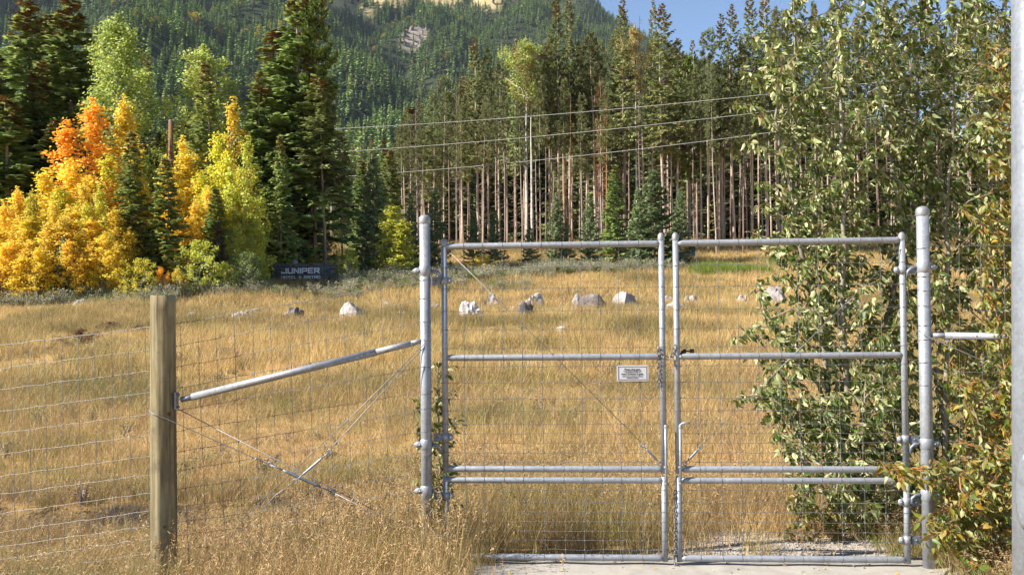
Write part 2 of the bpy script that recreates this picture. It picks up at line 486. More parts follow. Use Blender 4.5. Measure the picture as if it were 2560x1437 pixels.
def poplar_leaf_mat(name, top, under, spec=.32):
    m, nt, bs, out = _new(name)
    g = nt.nodes.new("ShaderNodeNewGeometry")
    r = g.outputs['Random Per Island']
    ct = ramp(nt, top, r); cu = ramp(nt, under, r)
    c = mixc(nt, g.outputs['Backfacing'], ct, cu)
    nt.links.new(c, bs.inputs['Base Color'])
    bs.inputs['Roughness'].default_value = 0.45; bs.inputs['Specular IOR Level'].default_value = spec
    tr = nt.nodes.new("ShaderNodeBsdfTranslucent")
    nt.links.new(mixc(nt, 0.5, ct, (.22, .25, .03)), tr.inputs[0])
    mx = nt.nodes.new("ShaderNodeMixShader"); mx.inputs[0].default_value = 0.34
    nt.links.new(bs.outputs[0], mx.inputs[1]); nt.links.new(tr.outputs[0], mx.inputs[2])
    nt.links.new(mx.outputs[0], out.inputs[0])
    return m


M['pop'] = poplar_leaf_mat('poplar_leaf', [(.042, .082, .018), (.08, .13, .026), (.14, .185, .04), (.10, .145, .034)],
                           [(.34, .38, .15), (.45, .47, .21), (.58, .57, .31), (.28, .33, .12)])
M['pop_yel'] = poplar_leaf_mat('yellowing_poplar_leaf', [(.07, .12, .02), (.13, .18, .028), (.24, .24, .03), (.11, .16, .022), (.42, .27, .03), (.18, .09, .02)],
                               [(.26, .30, .10), (.36, .36, .15), (.40, .28, .08), (.30, .32, .12), (.38, .38, .2)], .4)


def wood_post_mat():
    m, nt, bs, out = _new('weathered_round_post')
    n1 = noise(nt, 2.4, 9, .7, 'Position', (7, 7, .5))
    n2 = noise(nt, 1.0, 6, .65, 'Position', (30, 30, .3))
    n3 = noise(nt, 3.2, 6, .7)
    c = ramp(nt, [(.28, (.055, .04, .024)), (.42, (.17, .135, .075)), (.55, (.28, .235, .135)), (.72, (.37, .33, .21))], n1)
    st = nt.nodes.new("ShaderNodeMapRange"); st.inputs[1].default_value = .50; st.inputs[2].default_value = .68
    nt.links.new(n3, st.inputs[0])
    c = mixc(nt, st.outputs[0], c, (.17, .14, .085))
    cr = nt.nodes.new("ShaderNodeMapRange"); cr.inputs[1].default_value = .57; cr.inputs[2].default_value = .66
    nt.links.new(n2, cr.inputs[0])
    c = mixc(nt, cr.outputs[0], c, (.06, .045, .03))
    v = nt.nodes.new("ShaderNodeTexVoronoi"); v.inputs['Scale'].default_value = 5.5
    k = nt.nodes.new("ShaderNodeMapRange"); k.inputs[1].default_value = .13; k.inputs[2].default_value = .05
    g = nt.nodes.new("ShaderNodeNewGeometry"); nt.links.new(g.outputs['Position'], v.inputs['Vector'])
    nt.links.new(v.outputs['Distance'], k.inputs[0])
    c = mixc(nt, k.outputs[0], c, (.09, .06, .035))
    nt.links.new(c, bs.inputs['Base Color']); bs.inputs['Roughness'].default_value = .92
    bs.inputs['Specular IOR Level'].default_value = .12
    bump(nt, bs, n2, .8, .01)
    return m


M['post_wood'] = wood_post_mat()


def ground_mat():
    m, nt, bs, out = _new('meadow_soil')
    a = nt.nodes.new("ShaderNodeAttribute"); a.attribute_name = 'ground_tone'
    n1 = noise(nt, .35, 6, .6); n2 = noise(nt, 14, 8, .7)
    lit = ramp(nt, [(.3, (.30, .175, .06)), (.5, (.40, .245, .08)), (.7, (.30, .21, .07))], n1)
    lit = mixc(nt, .5, lit, ramp(nt, [(.3, (.16, .10, .05)), (.55, (.36, .25, .12)), (.75, (.50, .37, .2))], n2))
    ground_tone = ramp(nt, [(.3, (.025, .019, .014)), (.7, (.075, .056, .04))], n2)  # darkest ground colour, for the strip along the ditch
    grav = ramp(nt, [(.25, (.20, .165, .13)), (.5, (.40, .35, .30)), (.75, (.54, .49, .44))], n2)
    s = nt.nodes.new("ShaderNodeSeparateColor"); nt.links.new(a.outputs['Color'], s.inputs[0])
    c = mixc(nt, s.outputs[0], lit, ground_tone); c = mixc(nt, s.outputs[1], c, grav)
    nt.links.new(c, bs.inputs['Base Color']); bs.inputs['Roughness'].default_value = .95
    bs.inputs['Specular IOR Level'].default_value = .1
    bump(nt, bs, n2, .6, .03)
    return m


def mountain_mat():
    m, nt, bs, out = _new('mountain_slope')
    a = nt.nodes.new("ShaderNodeAttribute"); a.attribute_name = 'bald'
    n1 = noise(nt, .012, 8, .65); n2 = noise(nt, .08, 6, .7)
    floor = ramp(nt, [(.3, (.028, .038, .018)), (.6, (.048, .058, .028)), (.85, (.09, .085, .045))], n2)
    tan = ramp(nt, [(.3, (.30, .24, .11)), (.5, (.46, .34, .17)), (.7, (.52, .41, .22))], n1)
    tan = mixc(nt, .4, tan, ramp(nt, [(.35, (.14, .14, .05)), (.65, (.44, .35, .19))], n2))
    s = nt.nodes.new("ShaderNodeSeparateColor"); nt.links.new(a.outputs['Color'], s.inputs[0])
    c = mixc(nt, s.outputs[0], floor, tan)
    rock = ramp(nt, [(.3, (.17, .13, .11)), (.6, (.38, .31, .26)), (.8, (.5, .43, .37))], n2)
    c = mixc(nt, s.outputs[1], c, rock)
    nt.links.new(c, bs.inputs['Base Color']); bs.inputs['Roughness'].default_value = 1
    bs.inputs['Specular IOR Level'].default_value = .05
    bump(nt, bs, n2, .8, 4)
    return m


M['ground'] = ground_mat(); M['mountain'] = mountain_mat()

# ================================================================== large structure
def proj(P):
    v = np.asarray(P, float) - CAM
    d = v @ _F
    return CX + FPX * (v @ _R) / d, CY - FPX * (v @ _U) / d, d


def color_attr(me, name, A):
    a = me.color_attributes.new(name, 'FLOAT_COLOR', 'POINT')
    A = np.concatenate([np.asarray(A, np.float32), np.ones((len(A), 1), np.float32)], 1)
    a.data.foreach_set("color", A.ravel())


# ---- gravel / bare patches used by the ground colour and by the grass
def gravel_mask(x, y):
    x = np.asarray(x); y = np.asarray(y)
    w = 0.25 * np.sin(x * 2.1) + 0.15 * np.sin(x * 5.3 + 1)
    a = sstep(0.35, 1.3, x + .35 * np.sin(y * 5)) * (1 - sstep(8.35, 8.95, y + w)) * sstep(7.3, 7.5, y)
    b = sstep(.55, .8, np.exp(-(((x - .1 + .5 * np.sin(y)) / 1.3) ** 2 + ((y - 21.5) / 1.1) ** 2)))      # worn patch in mid meadow
    t = np.exp(-((y - 37.3 - .04 * x) / .45) ** 2) * sstep(2.0, 5.0, x) * .6                                   # old track by the boulders
    return np.clip(a + .7 * b + t, 0, 1)


def ditch_mask(x, y):  # strip along the ditch with darker ground colour and thinner grass
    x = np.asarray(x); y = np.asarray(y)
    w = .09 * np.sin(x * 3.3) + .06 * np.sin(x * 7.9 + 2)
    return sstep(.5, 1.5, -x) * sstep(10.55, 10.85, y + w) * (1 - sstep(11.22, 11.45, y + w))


gx = np.concatenate([np.linspace(-700, -60, 18), np.linspace(-55, -12, 44), np.linspace(-11, 9, 134), np.linspace(10, 55, 46), np.linspace(60, 700, 18)])
gy = np.concatenate([np.linspace(-80, 4, 22), np.linspace(5, 14, 91), np.linspace(14.4, 90, 150), np.linspace(95, 700, 50)])
GX, GY = np.meshgrid(gx, gy, indexing='ij')
gV = np.stack([GX.ravel(), GY.ravel(), gz(GX.ravel(), GY.ravel())], 1)
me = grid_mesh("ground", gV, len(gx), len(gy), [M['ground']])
color_attr(me, 'ground_tone', np.stack([ditch_mask(gV[:, 0], gV[:, 1]), gravel_mask(gV[:, 0], gV[:, 1]), 0 * gV[:, 0]], 1))
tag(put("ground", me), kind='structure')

# ---- concrete strip the gate stands over
pad = MB()
pz = -0.03
x0, x1 = -0.42, 3.62
n = 40
for j, (ya, yb) in enumerate([(6.55, 7.93)]):
    top = []
    for i in range(n + 1):
        x = x0 + (x1 - x0) * i / n
        top.append((x, ya + .02 * math.sin(i * 1.7), pz)); top.append((x, yb + .025 * math.sin(i * 2.3), pz + .004 * math.sin(i)))
    b = len(pad.v)
    pad.add(top + [(p[0], p[1], pz - .14) for p in top],
            [(2 * i, 2 * i + 2, 2 * i + 3, 2 * i + 1) for i in range(n)] +
            [(2 * (n + 1) + 2 * i, 2 * i + 2 * (n + 1) + 2, 2 * i + 2, 2 * i) for i in range(n)] +
            [(2 * i + 1, 2 * i + 3, 2 * (n + 1) + 2 * i + 3, 2 * (n + 1) + 2 * i + 1) for i in range(n)] +
            [(0, 1, 2 * n + 3, 2 * n + 2), (2 * n + 1, 2 * n, 4 * n + 2, 4 * n + 3)])
tag(pad.build("concrete_pavement", M['concrete']), kind='structure')

# ---- mountain
_RX = [-900, 0, 500, 800, 1230, 1380, 1500, 1600, 1720, 1820, 2000, 2560, 3600]
_RY = [-260, -270, -290, -230, -75, -2, 24, 78, 128, 170, 250, 420, 520]
_MR = [300, 500, 900, 1500, 2600, 3300]
_MF = [-.03, .045, .150, .37, 1.0, .90]


def mz(x, y):
    x = np.asarray(x, float); y = np.asarray(y, float)
    px = CX + FPX * x / y
    H = (776 - np.interp(px, _RX, _RY) + (px - CX) * -.0096) / FPX * 2600 + 2
    r = y
    fr = np.interp(r, _MR, _MF)
    g = np.sin(x * .011 + .6 * np.sin(y * .004)) + .6 * np.sin(x * .023 + y * .009 + 1.1) + .35 * np.sin(x * .047 - y * .019) + .3 * np.sin(y * .024 + x * .01)
    amp = 34 * sstep(450, 900, r) * (1 - .85 * sstep(2300, 2600, r))
    return 15 + fr * (H - 15) + amp * g


def mtn_masks(V):
    px, py, d = proj(V)
    w = 10 * np.sin(px * .05) + 6 * np.sin(px * .13 + 1)
    summit = sstep(27, 4, py + w) * sstep(780, 830, px) * (1 - sstep(1235, 1300, px))
    # diagonal meadow tongue
    u = (px - 835) / 95.0
    tongue = (np.abs(py - (2 + 44 * u)) < 13 + .3 * w) * (u > -.3) * (u < 1.05)
    bald = np.clip(np.maximum(summit, tongue), 0, 1)
    q = (px - 1040) * .8 + (py - 95) * .25
    rock = np.exp(-((q / 46) ** 2 + ((py - 98) / 44) ** 2) * 1.1) + .8 * np.exp(-(((px - 1105) / 22) ** 2 + ((py - 145) / 9) ** 2))
    rock = rock + .7 * np.exp(-(((px - 430) / 26) ** 2 + ((py - 22) / 7) ** 2)) + .6 * np.exp(-(((px - 250) / 40) ** 2 + ((py - 45) / 5) ** 2))
    rock = sstep(.5, .8, rock) * (d > 1000)
    return bald, rock


az = np.linspace(-.95, .95, 260)          # tan of azimuth
rr = np.concatenate([np.linspace(300, 1200, 60), np.linspace(1215, 2600, 90), np.linspace(2650, 3300, 8)])
A, Rr = np.meshgrid(az, rr, indexing='ij')
MX = (A * Rr).ravel(); MY = Rr.ravel()
mV = np.stack([MX, MY, mz(MX, MY)], 1)
me = grid_mesh("mountain", mV, len(az), len(rr), [M['mountain']])
bald, rock = mtn_masks(mV)
color_attr(me, 'bald', np.stack([bald, rock, 0 * bald], 1))
tag(put("mountain", me), kind='structure')


def mtn_hit(px, py):
    d = ray(px, py); t = 400.0
    while t < 3000:
        p = CAM + d * t
        if p[2] <= mz(p[0], p[1]):
            return p
        t += 4
    return None


# ---- scattering (only for what nobody could count: grass, scrub, the far wood)
def scatter(name, P, pid, rot, scl, protos):
    me = bpy.data.meshes.new(name)
    n = len(P)
    me.vertices.add(n); me.vertices.foreach_set("co", np.ascontiguousarray(P, np.float32).ravel())
    for nm, typ, arr in (("rot", 'FLOAT_VECTOR', rot), ("scl", 'FLOAT_VECTOR', scl)):
        a = me.attributes.new(nm, typ, 'POINT'); a.data.foreach_set("vector", np.ascontiguousarray(arr, np.float32).ravel())
    a = me.attributes.new("pid", 'INT', 'POINT'); a.data.foreach_set("value", np.ascontiguousarray(pid, np.int32))
    o = bpy.data.objects.new(name, me); COL.objects.link(o)
    nt = bpy.data.node_groups.new(name + "_scatter", 'GeometryNodeTree')
    nt.interface.new_socket("Geometry", in_out='INPUT', socket_type='NodeSocketGeometry')
    nt.interface.new_socket("Geometry", in_out='OUTPUT', socket_type='NodeSocketGeometry')
    gi = nt.nodes.new("NodeGroupInput"); go = nt.nodes.new("NodeGroupOutput")
    jn = nt.nodes.new("GeometryNodeJoinGeometry")

    def named(nm, typ):
        a = nt.nodes.new("GeometryNodeInputNamedAttribute"); a.data_type = typ
        a.inputs[0].default_value = nm
        return a.outputs[0]
    e2r = nt.nodes.new("FunctionNodeEulerToRotation")
    nt.links.new(named("rot", 'FLOAT_VECTOR'), e2r.inputs[0])
    sc = named("scl", 'FLOAT_VECTOR'); pd = named("pid", 'INT')
    for k, pm in enumerate(protos):
        po = bpy.data.objects.new(name + "_kind", pm)
        cmp = nt.nodes.new("FunctionNodeCompare"); cmp.data_type = 'INT'; cmp.operation = 'EQUAL'
        nt.links.new(pd, cmp.inputs[2]); cmp.inputs[3].default_value = k
        oi = nt.nodes.new("GeometryNodeObjectInfo"); oi.inputs[0].default_value = po; oi.inputs[1].default_value = True
        ip = nt.nodes.new("GeometryNodeInstanceOnPoints")
        nt.links.new(gi.outputs[0], ip.inputs[0]); nt.links.new(cmp.outputs[0], ip.inputs[1])
        nt.links.new(oi.outputs['Geometry'], ip.inputs[2])
        nt.links.new(e2r.outputs[0], ip.inputs['Rotation']); nt.links.new(sc, ip.inputs['Scale'])
        nt.links.new(ip.outputs[0], jn.inputs[0])
    nt.links.new(jn.outputs[0], go.inputs[0])
    md = o.modifiers.new("scatter", 'NODES'); md.node_group = nt
    return o


def far_conifer(seed, H=15.0, R=2.6, mat=None, round_=False):
    g = np.random.default_rng(seed)
    n = 110
    t = g.uniform(.06, .99, n) ** .8
    if round_:
        rad = R * np.sqrt(np.clip(1 - ((t - .55) / .5) ** 2, 0.02, 1)) * g.uniform(.5, 1, n)
    else:
        rad = R * (1 - t) ** .85 * g.uniform(.55, 1.05, n) + .15
    a = g.uniform(0, 2 * np.pi, n)
    D = np.stack([np.cos(a), np.sin(a), g.uniform(-.9, -.1, n) if not round_ else g.uniform(-.6, .6, n)], 1)
    P = np.stack([0 * a, 0 * a, t * H], 1) if not round_ else np.stack([rad * .6 * np.cos(a), rad * .6 * np.sin(a), t * H], 1)
    S = np.stack([-np.sin(a), np.cos(a), g.uniform(-.5, .5, n)], 1)
    Q = kites(P, D, rad * 1.15 + .35, (rad * .75 + .5) if not round_ else 1.6 + 0 * rad, g, S)
    tip = kites(np.array([[0, 0, H * .86]]), np.array([[0, 0, 1.0]]), H * .14, .5, g)
    return quads_mesh("far_tree_kind", np.concatenate([Q, tip]), [mat])


N = 56000
g = np.random.default_rng(3)
r = np.sqrt(g.uniform(330 ** 2, 2620 ** 2, N)); ta = g.uniform(-.62, .62, N)
P = np.stack([ta * r, r, 0 * r], 1); P[:, 2] = mz(P[:, 0], P[:, 1])
bald, rock = mtn_masks(P)
clump = np.sin(P[:, 0] * .05 + 2 * np.sin(P[:, 1] * .013)) * np.sin(P[:, 1] * .04 + 1.5 * np.sin(P[:, 0] * .017))
keep = (g.uniform(0, 1, N) > np.clip(bald * 1.0 + rock * .86, 0, .985)) & (clump > -.93) & (P[:, 2] > gz(P[:, 0], P[:, 1]) - 1)
P = P[keep]; N = len(P)
px, py, d = proj(P)
pid = g.integers(0, 3, N)
yel = np.exp(-(((px - 560) / 260) ** 2 + ((py - 90) / 80) ** 2)) * .10 + .008 + .02 * np.exp(-(((px - 930) / 120) ** 2 + ((py - 260) / 40) ** 2))
pid[g.uniform(0, 1, N) < yel] = 3
age = .5 + .5 * np.sin(P[:, 0] * .012 + 2.2 * np.sin(P[:, 1] * .006)) * np.sin(P[:, 1] * .011 + 1.7 * np.sin(P[:, 0] * .007))
s = (g.uniform(.45, 1.2, N) * (.72 + .5 * age))[:, None] * np.array([[1.75, 1.75, 1.6]])
scl = s * np.where(pid == 3, .62, 1.0)[:, None] * (1 - .35 * sstep(2000, 2600, P[:, 1]))[:, None]
rot = np.stack([g.normal(0, .03, N), g.normal(0, .03, N), g.uniform(0, 6.28, N)], 1)
tag(scatter("mountain_forest", P - np.array([0, 0, .4]), pid, rot, scl,
            [far_conifer(1, mat=M['far_conifer']), far_conifer(2, 17, 2.3, M['far_conifer']), far_conifer(5, 12, 2.7, M['far_conifer']),
             far_conifer(4, 14, 3.4, M['far_yellow'], True)]),
    "dark conifer forest covering the mountain slope", "forest", kind='stuff')

# ---- rock outcrop on the slope
g = np.random.default_rng(21)


def rock_mesh(seed, sx, sy, sz, mat, nu=14, nv=9, jag=.32):
    g = np.random.default_rng(seed)
    th = np.linspace(0, np.pi, nv + 1)[:, None]; w = np.linspace(0, 2 * np.pi, nu, endpoint=False)[None, :]
    d = np.stack([np.sin(th) * np.cos(w), np.sin(th) * np.sin(w), np.cos(th) + 0 * w], -1).reshape(-1, 3)
    rad = np.ones(len(d)) * 1.0
    for k in range(9):                                  # cut facets
        nrm = g.normal(size=3); nrm /= np.linalg.norm(nrm); off = g.uniform(.55, .85)
        dd = d @ nrm
        rad = np.minimum(rad, np.where(dd > .05, off / np.maximum(dd, .05), 9))
    rad = rad * (1 + jag * .25 * np.sin(d @ g.normal(size=3) * 5 + 1) + g.normal(0, .025, len(d)))
    rad = rad.reshape(nv + 1, nu); rad[0] = rad[0].mean(); rad[-1] = rad[-1].mean(); rad = rad.ravel()
    V = d * rad[:, None] * np.array([sx, sy, sz])
    b = MB()
    b.add(V, [(i * nu + j, (i + 1) * nu + j, (i + 1) * nu + (j + 1) % nu, i * nu + (j + 1) % nu) for i in range(nv) for j in range(nu)], 0, False)
    return b.mesh("rock", mat)


spots = [(1000, 75), (1012, 82), (1026, 78), (1040, 72), (1052, 70), (1062, 82), (1066, 96), (1040, 108), (1030, 118), (1046, 122), (1056, 112), (1018, 96), (1110, 142), (1092, 150), (1120, 152)]
p0 = mtn_hit(1040, 128)
cl = thing("rock_cliff", p0, "pale rock outcrop breaking through the forested mountain slope", "cliff")
for i, (px, py) in enumerate(spots):
    p = mtn_hit(px, py)
    big = 1.0 if i < 12 else .6
    o = put("rock_face", rock_mesh(100 + i, g.uniform(7, 13) * big, 9 * big, g.uniform(9, 17) * big, M['cliff'], 16, 12, .5), cl)
    o.location = tuple(p - p0 + np.array([0, 4, -5])); o.rotation_euler = (g.uniform(-.3, .1), g.uniform(-.35, .35), g.uniform(0, 3))

# ================================================================== trees
def trunk_mesh(seed, H, r0, mat, bend=.15, stubs=0, stub_rng=(.15, .6), stub_len=.9, n=8, top=.98, limbs=None):
    g = np.random.default_rng(seed)
    b = MB()
    k = 9
    ts = np.linspace(0, top, k)
    off = np.cumsum(g.normal(0, bend / k * 2.2, (k, 2)), 0); off[0] = 0; off -= off[0]
    pts = [(off[i, 0], off[i, 1], ts[i] * H) for i in range(k)]
    pts[0] = (0, 0, -.35)
    rs = [r0 * (1.18 if i == 0 else (1 - .93 * (ts[i] / top) ** 1.15) + .02) for i in range(k)]
    b.tube(pts, rs, n)
    for i in range(stubs):
        t = g.uniform(*stub_rng); a = g.uniform(0, 6.28); L = stub_len * g.uniform(.3, 1)
        p = np.array([np.interp(t, ts, off[:, 0]), np.interp(t, ts, off[:, 1]), t * H])
        q = p + np.array([math.cos(a) * L, math.sin(a) * L, g.uniform(-.45, .15) * L])
        b.tube([p, (p + q) / 2 + np.array([0, 0, .06 * L]), q], [.022, .016, .006], 3, caps=False)
    if limbs:
        for (p, q, ra) in limbs:
            mid = (np.array(p) + np.array(q)) / 2 + np.array([0, 0, -.05]) * np.linalg.norm(np.array(q) - np.array(p))
            b.tube([p, mid, q], [ra, ra * .7, ra * .25], 5, caps=False)
    return b.mesh("trunk", mat)


def spruce_crown(seed, H, R, base, nb, tl, tw, ntw, mats, cone=0.0, power=.75, droop=.35, gap=.12, dead=0.0):
    g = np.random.default_rng(seed)
    Ps, Ds, Ls, Ws, Ss, Ms = [], [], [], [], [], []
    for i in range(nb):
        if g.random() < gap:
            continue
        t = base + (1 - base) * ((i + g.random()) / nb) ** .92
        u = (t - base) / (1 - base)
        Lb = R * ((1 - u) ** power * .95 + .03) * g.uniform(.68, 1.12) * min(1, .62 + u * 4)
        a = i * 2.39996 + g.normal(0, .35)
        e0 = -droop * (1 - u) + .55 * u + g.normal(0, .08)
        nt_ = max(8, int(ntw * (Lb / R) ** .9))
        s = g.uniform(.06, 1, nt_) ** .8
        ca, sa = math.cos(a), math.sin(a)
        rad = Lb * s; dz = Lb * (e0 * s + .28 * s ** 3 - .12 * s ** 2)
        P = np.stack([rad * ca, rad * sa, t * H + dz], 1)
        side = g.choice([-1, 1], nt_) * g.uniform(.35, 1.25, nt_)
        da = a + side
        D = np.stack([np.cos(da), np.sin(da), e0 * .6 + g.normal(-.30, .28, nt_)], 1)
        L = tl * (1.15 - .45 * s) * g.uniform(.6, 1.3, nt_) * (.55 + .45 * (1 - u))
        S = np.stack([-np.sin(da), np.cos(da), g.normal(0, .55, nt_)], 1)
        Ps.append(P); Ds.append(D); Ls.append(L); Ws.append(tw * g.uniform(.7, 1.3, nt_)); Ss.append(S)
        mi = np.zeros(nt_, int)
        if cone > 0:
            pc = min(.9, cone * 2.0) * sstep(.74, .99, u) + cone * .03
            mi[g.random(nt_) < pc] = 1
        if dead > 0 and g.random() < dead * (1 - u):
            mi[:] = 2
        Ms.append(mi)
    # leader
    nl = 26
    z = H * g.uniform(.93, 1.0, nl)
    a = g.uniform(0, 6.28, nl)
    Ps.append(np.stack([0 * z, 0 * z, z], 1)); Ds.append(np.stack([np.cos(a), np.sin(a), g.uniform(.3, 1.4, nl)], 1))
    Ls.append(np.full(nl, tl * .45)); Ws.append(np.full(nl, tw)); Ss.append(g.normal(size=(nl, 3)))
    Ms.append((g.random(nl) < cone).astype(int))
    Q = kites(np.concatenate(Ps), np.concatenate(Ds), np.concatenate(Ls), np.concatenate(Ws), g, np.concatenate(Ss))
    return quads_mesh("crown", Q, mats, np.concatenate(Ms))


def pine_crown(seed, H, R, base, nb, mats, tuft=14, nl=.34, nw=.085, cone=.03):
    g = np.random.default_rng(seed)
    Ps, Ds = [], []
    for i in range(nb):
        t = base + (1 - base) * ((i + g.random()) / nb)
        u = (t - base) / (1 - base)
        Lb = R * (.35 + .65 * math.sin(math.pi * min(1, .25 + .62 * u))) * (1 - .55 * u ** 3) * g.uniform(.45, 1.15)
        a = g.uniform(0, 6.28); e = g.uniform(-.15, .35) + .5 * u
        for k in range(3 + int(Lb * 2.2)):
            s = g.uniform(.35, 1) ** .7
            c = np.array([math.cos(a) * Lb * s, math.sin(a) * Lb * s, t * H + Lb * (e * s + .2 * s * s)]) + g.normal(0, .14, 3)
            d = g.normal(size=(tuft, 3)); d[:, 2] = np.abs(d[:, 2]) * .8 + .1; d[:, :2] += np.array([math.cos(a), math.sin(a)]) * .6
            Ps.append(np.repeat(c[None], tuft, 0) + g.normal(0, .05, (tuft, 3))); Ds.append(d)
    P = np.concatenate(Ps); D = np.concatenate(Ds)
    Q = kites(P, D, nl * g.uniform(.6, 1.2, len(P)), nw, g)
    mi = np.repeat((g.random(len(Ps)) < cone).astype(int), tuft)
    return quads_mesh("crown", Q, mats, mi)


def aspen_proto(seed, H, R, base, nb, nleaf, prof, leaf=.085, jit=.24, up=.75, r0=.09, crown_pow=.6):
    """returns (trunk mesh builder data, leaf quads)"""
    g = np.random.default_rng(seed)
    limbs, P = [], []
    per = nleaf // nb
    for i in range(nb):
        u = (i + g.random()) / nb
        t = base + (1 - base) * u * .97
        Lb = R * prof(u) * g.uniform(.35, 1.32)
        a = i * 2.39996 + g.normal(0, .4)
        e = up * g.uniform(.5, 1.3)
        p0 = np.array([0, 0, max(.05, t * H - Lb * e * .55)])
        p1 = np.array([math.cos(a) * Lb, math.sin(a) * Lb, p0[2] + Lb * e])
        limbs.append((p0, p1, .010 + .016 * Lb))
        s = g.uniform(.2, 1.05, per) ** crown_pow
        # clumped leaves
        bow = np.array([math.cos(a), math.sin(a), 0]) * Lb * .22            # limbs bow outwards, then turn up
        s = g.uniform(.12, 1.04, per) ** .8
        q = p0 + (p1 - p0) * s[:, None] + bow * (np.sin(np.pi * np.clip(s, 0, 1)))[:, None]
        P.append(q + g.normal(0, 1, (per, 3)) * (jit * (1.05 - .6 * s))[:, None])
    P = np.concatenate(P)
    nt_ = nleaf // 22
    P = np.concatenate([P, np.stack([g.normal(0, .07, nt_), g.normal(0, .07, nt_), H * g.uniform(.80, 1.03, nt_)], 1)])
    P[:, 2] = np.maximum(P[:, 2], .1)
    n = len(P)
    D = g.normal(size=(n, 3)); D[:, 2] = D[:, 2] * .7 - .5
    nrm = np.stack([P[:, 0], P[:, 1], 0 * P[:, 0]], 1); nrm /= np.linalg.norm(nrm, axis=1, keepdims=True) + .05
    nrm = nrm * .55 + np.array([-.62, -.5, .6]) * 1.05 + g.normal(0, .5, (n, 3))        # leaves angled between sun and camera, added to brighten the crowns
    Q = kites(P, D, leaf * g.uniform(.7, 1.25, n), leaf * g.uniform(.65, 1.0, n), g, np.cross(nrm, D))
    return Q, limbs


MSPR = [M['spruce'], M['cones'], M['dead']]
PROTO = {}


def add_proto(key, H, R, trunk, crown):
    PROTO.setdefault(key, []).append((H, R, trunk, crown))


# old open-grown spruces, heavy to the ground
for k in range(3):
    add_proto('spruce', 18, 2.5, trunk_mesh(10 + k, 18, .24, M['bark']),
              spruce_crown(20 + k, 18, 2.5,   .05, 180, .66, .21, 120, MSPR, cone=.34, power=.8, dead=.01))
# spruces of the stand: bare lower stem
for k in range(3):
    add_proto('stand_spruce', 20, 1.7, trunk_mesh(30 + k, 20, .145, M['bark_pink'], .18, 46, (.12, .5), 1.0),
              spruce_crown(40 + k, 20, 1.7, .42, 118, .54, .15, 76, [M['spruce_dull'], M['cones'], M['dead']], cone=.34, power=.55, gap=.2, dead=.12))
for k in range(3):
    add_proto('pine', 20, 1.5, trunk_mesh(50 + k, 20, .125, M['bark_pink'], .18, 40, (.15, .62), .9),
              pine_crown(60 + k, 20, 1.7, .52 + .05 * k, 74, [M['pine'], M['cones']], nl=.30, nw=.075, tuft=18))
add_proto('bright_pine', 18, 1.9, trunk_mesh(56, 18, .2, M['bark'], .25, 10, (.2, .5), .9),
          pine_crown(66, 18, 2.1, .34, 105, [M['pine_bright'], M['cones']], nl=.42, nw=.13, tuft=15))
# young, dense spruces
for k in range(3):
    add_proto('young_spruce', 7, 1.9, trunk_mesh(70 + k, 7, .09, M['bark']),
              spruce_crown(80 + k, 7, 1.9,  .02, 130, .44, .14, 95, [M['spruce_blue'], M['cones'], M['dead']], cone=.0, power=.85, droop=.15, gap=.05))
add_proto('slim_spruce', 9, 1.15, trunk_mesh(73, 9, .09, M['bark']),
          spruce_crown(84, 9, 1.15,  .03, 140, .42, .14, 70, [M['spruce'], M['cones'], M['dead']], cone=.25, power=.8, gap=.08))
add_proto('dead_spruce', 18, 1.4, trunk_mesh(74, 18, .15, M['bark_dead'], .25, 30, (.1, .4), .9),
          spruce_crown(86, 18, 1.4, .3, 110, .5, .05, 60, [M['dead'], M['dead'], M['dead']], power=.5, gap=.15))
add_proto('snag', 20, .8, trunk_mesh(75, 20, .12, M['bark_dead'], .35, 90, (.2, .97), .8), None)
add_proto('bare_trunk', 20, .8, trunk_mesh(76, 20, .12, M['bark_orange'], .3, 16, (.3, .9), .7), None)


def asp(key, seed, H, R, base, nb, nleaf, prof, leaf, jit, up, r0, stems=((0, 0, 1.0),)):
    """one or several leaders of different height make an uneven crown"""
    Qs, limbs = [], []
    for k, (ox, oy, hh) in enumerate(stems):
        Q, lb = aspen_proto(seed * 7 + k, H * hh, R * (.55 + .45 * hh if len(stems) == 1 else .78 * hh), base, max(8, int(nb * hh / len(stems) ** .6)), int(nleaf * hh / len(stems) ** .75), prof, leaf, jit, up)
        off = np.array([ox * R, oy * R, 0])
        Qs.append(Q + off)
        if k:
            limbs.append((np.array([0, 0, .1]), off + np.array([0, 0, H * hh * .95]), r0 * .6))
        limbs += [(p + off, q + off, r) for p, q, r in lb]
    add_proto(key, H, R, trunk_mesh(seed, H, r0, M['bark_white'], .2, limbs=limbs, top=.95), quads_mesh("crown", np.concatenate(Qs), [M['aspen_yellow']]))


ASTEMS = [((0, 0, 1.0), (-.55, .2, .72), (.45, -.3, .86)), ((.1, 0, 1.0), (.6, .1, .66), (-.5, -.3, .8), (-.1, .5, .55)), ((0, 0, 1.0), (-.62, -.2, .88), (.5, .2, .6)), ((-.1, 0, 1.0), (.5, -.2, .78))]
for k in range(4):
    asp('aspen', 90 + k, 9, 1.2, .02, 62, 8200, lambda u: .10 + 1.0 * (1 - u) ** .7 * min(1, .5 + 2.6 * u), .125, .20, 1.5, .05, ASTEMS[k])
for k in range(2):
    asp('tall_aspen', 95 + k, 15, 2.3, .32, 70, 14000, lambda u: .15 + .95 * (1 - u) ** .6 * min(1, .6 + 2.2 * u), .145, .34, .8, .13)
asp('high_aspen', 98, 20, 2.0, .72, 26, 5200, lambda u: .65 + .5 * math.sin(math.pi * u) - .5 * u ** 3, .15, .32, .9, .14)
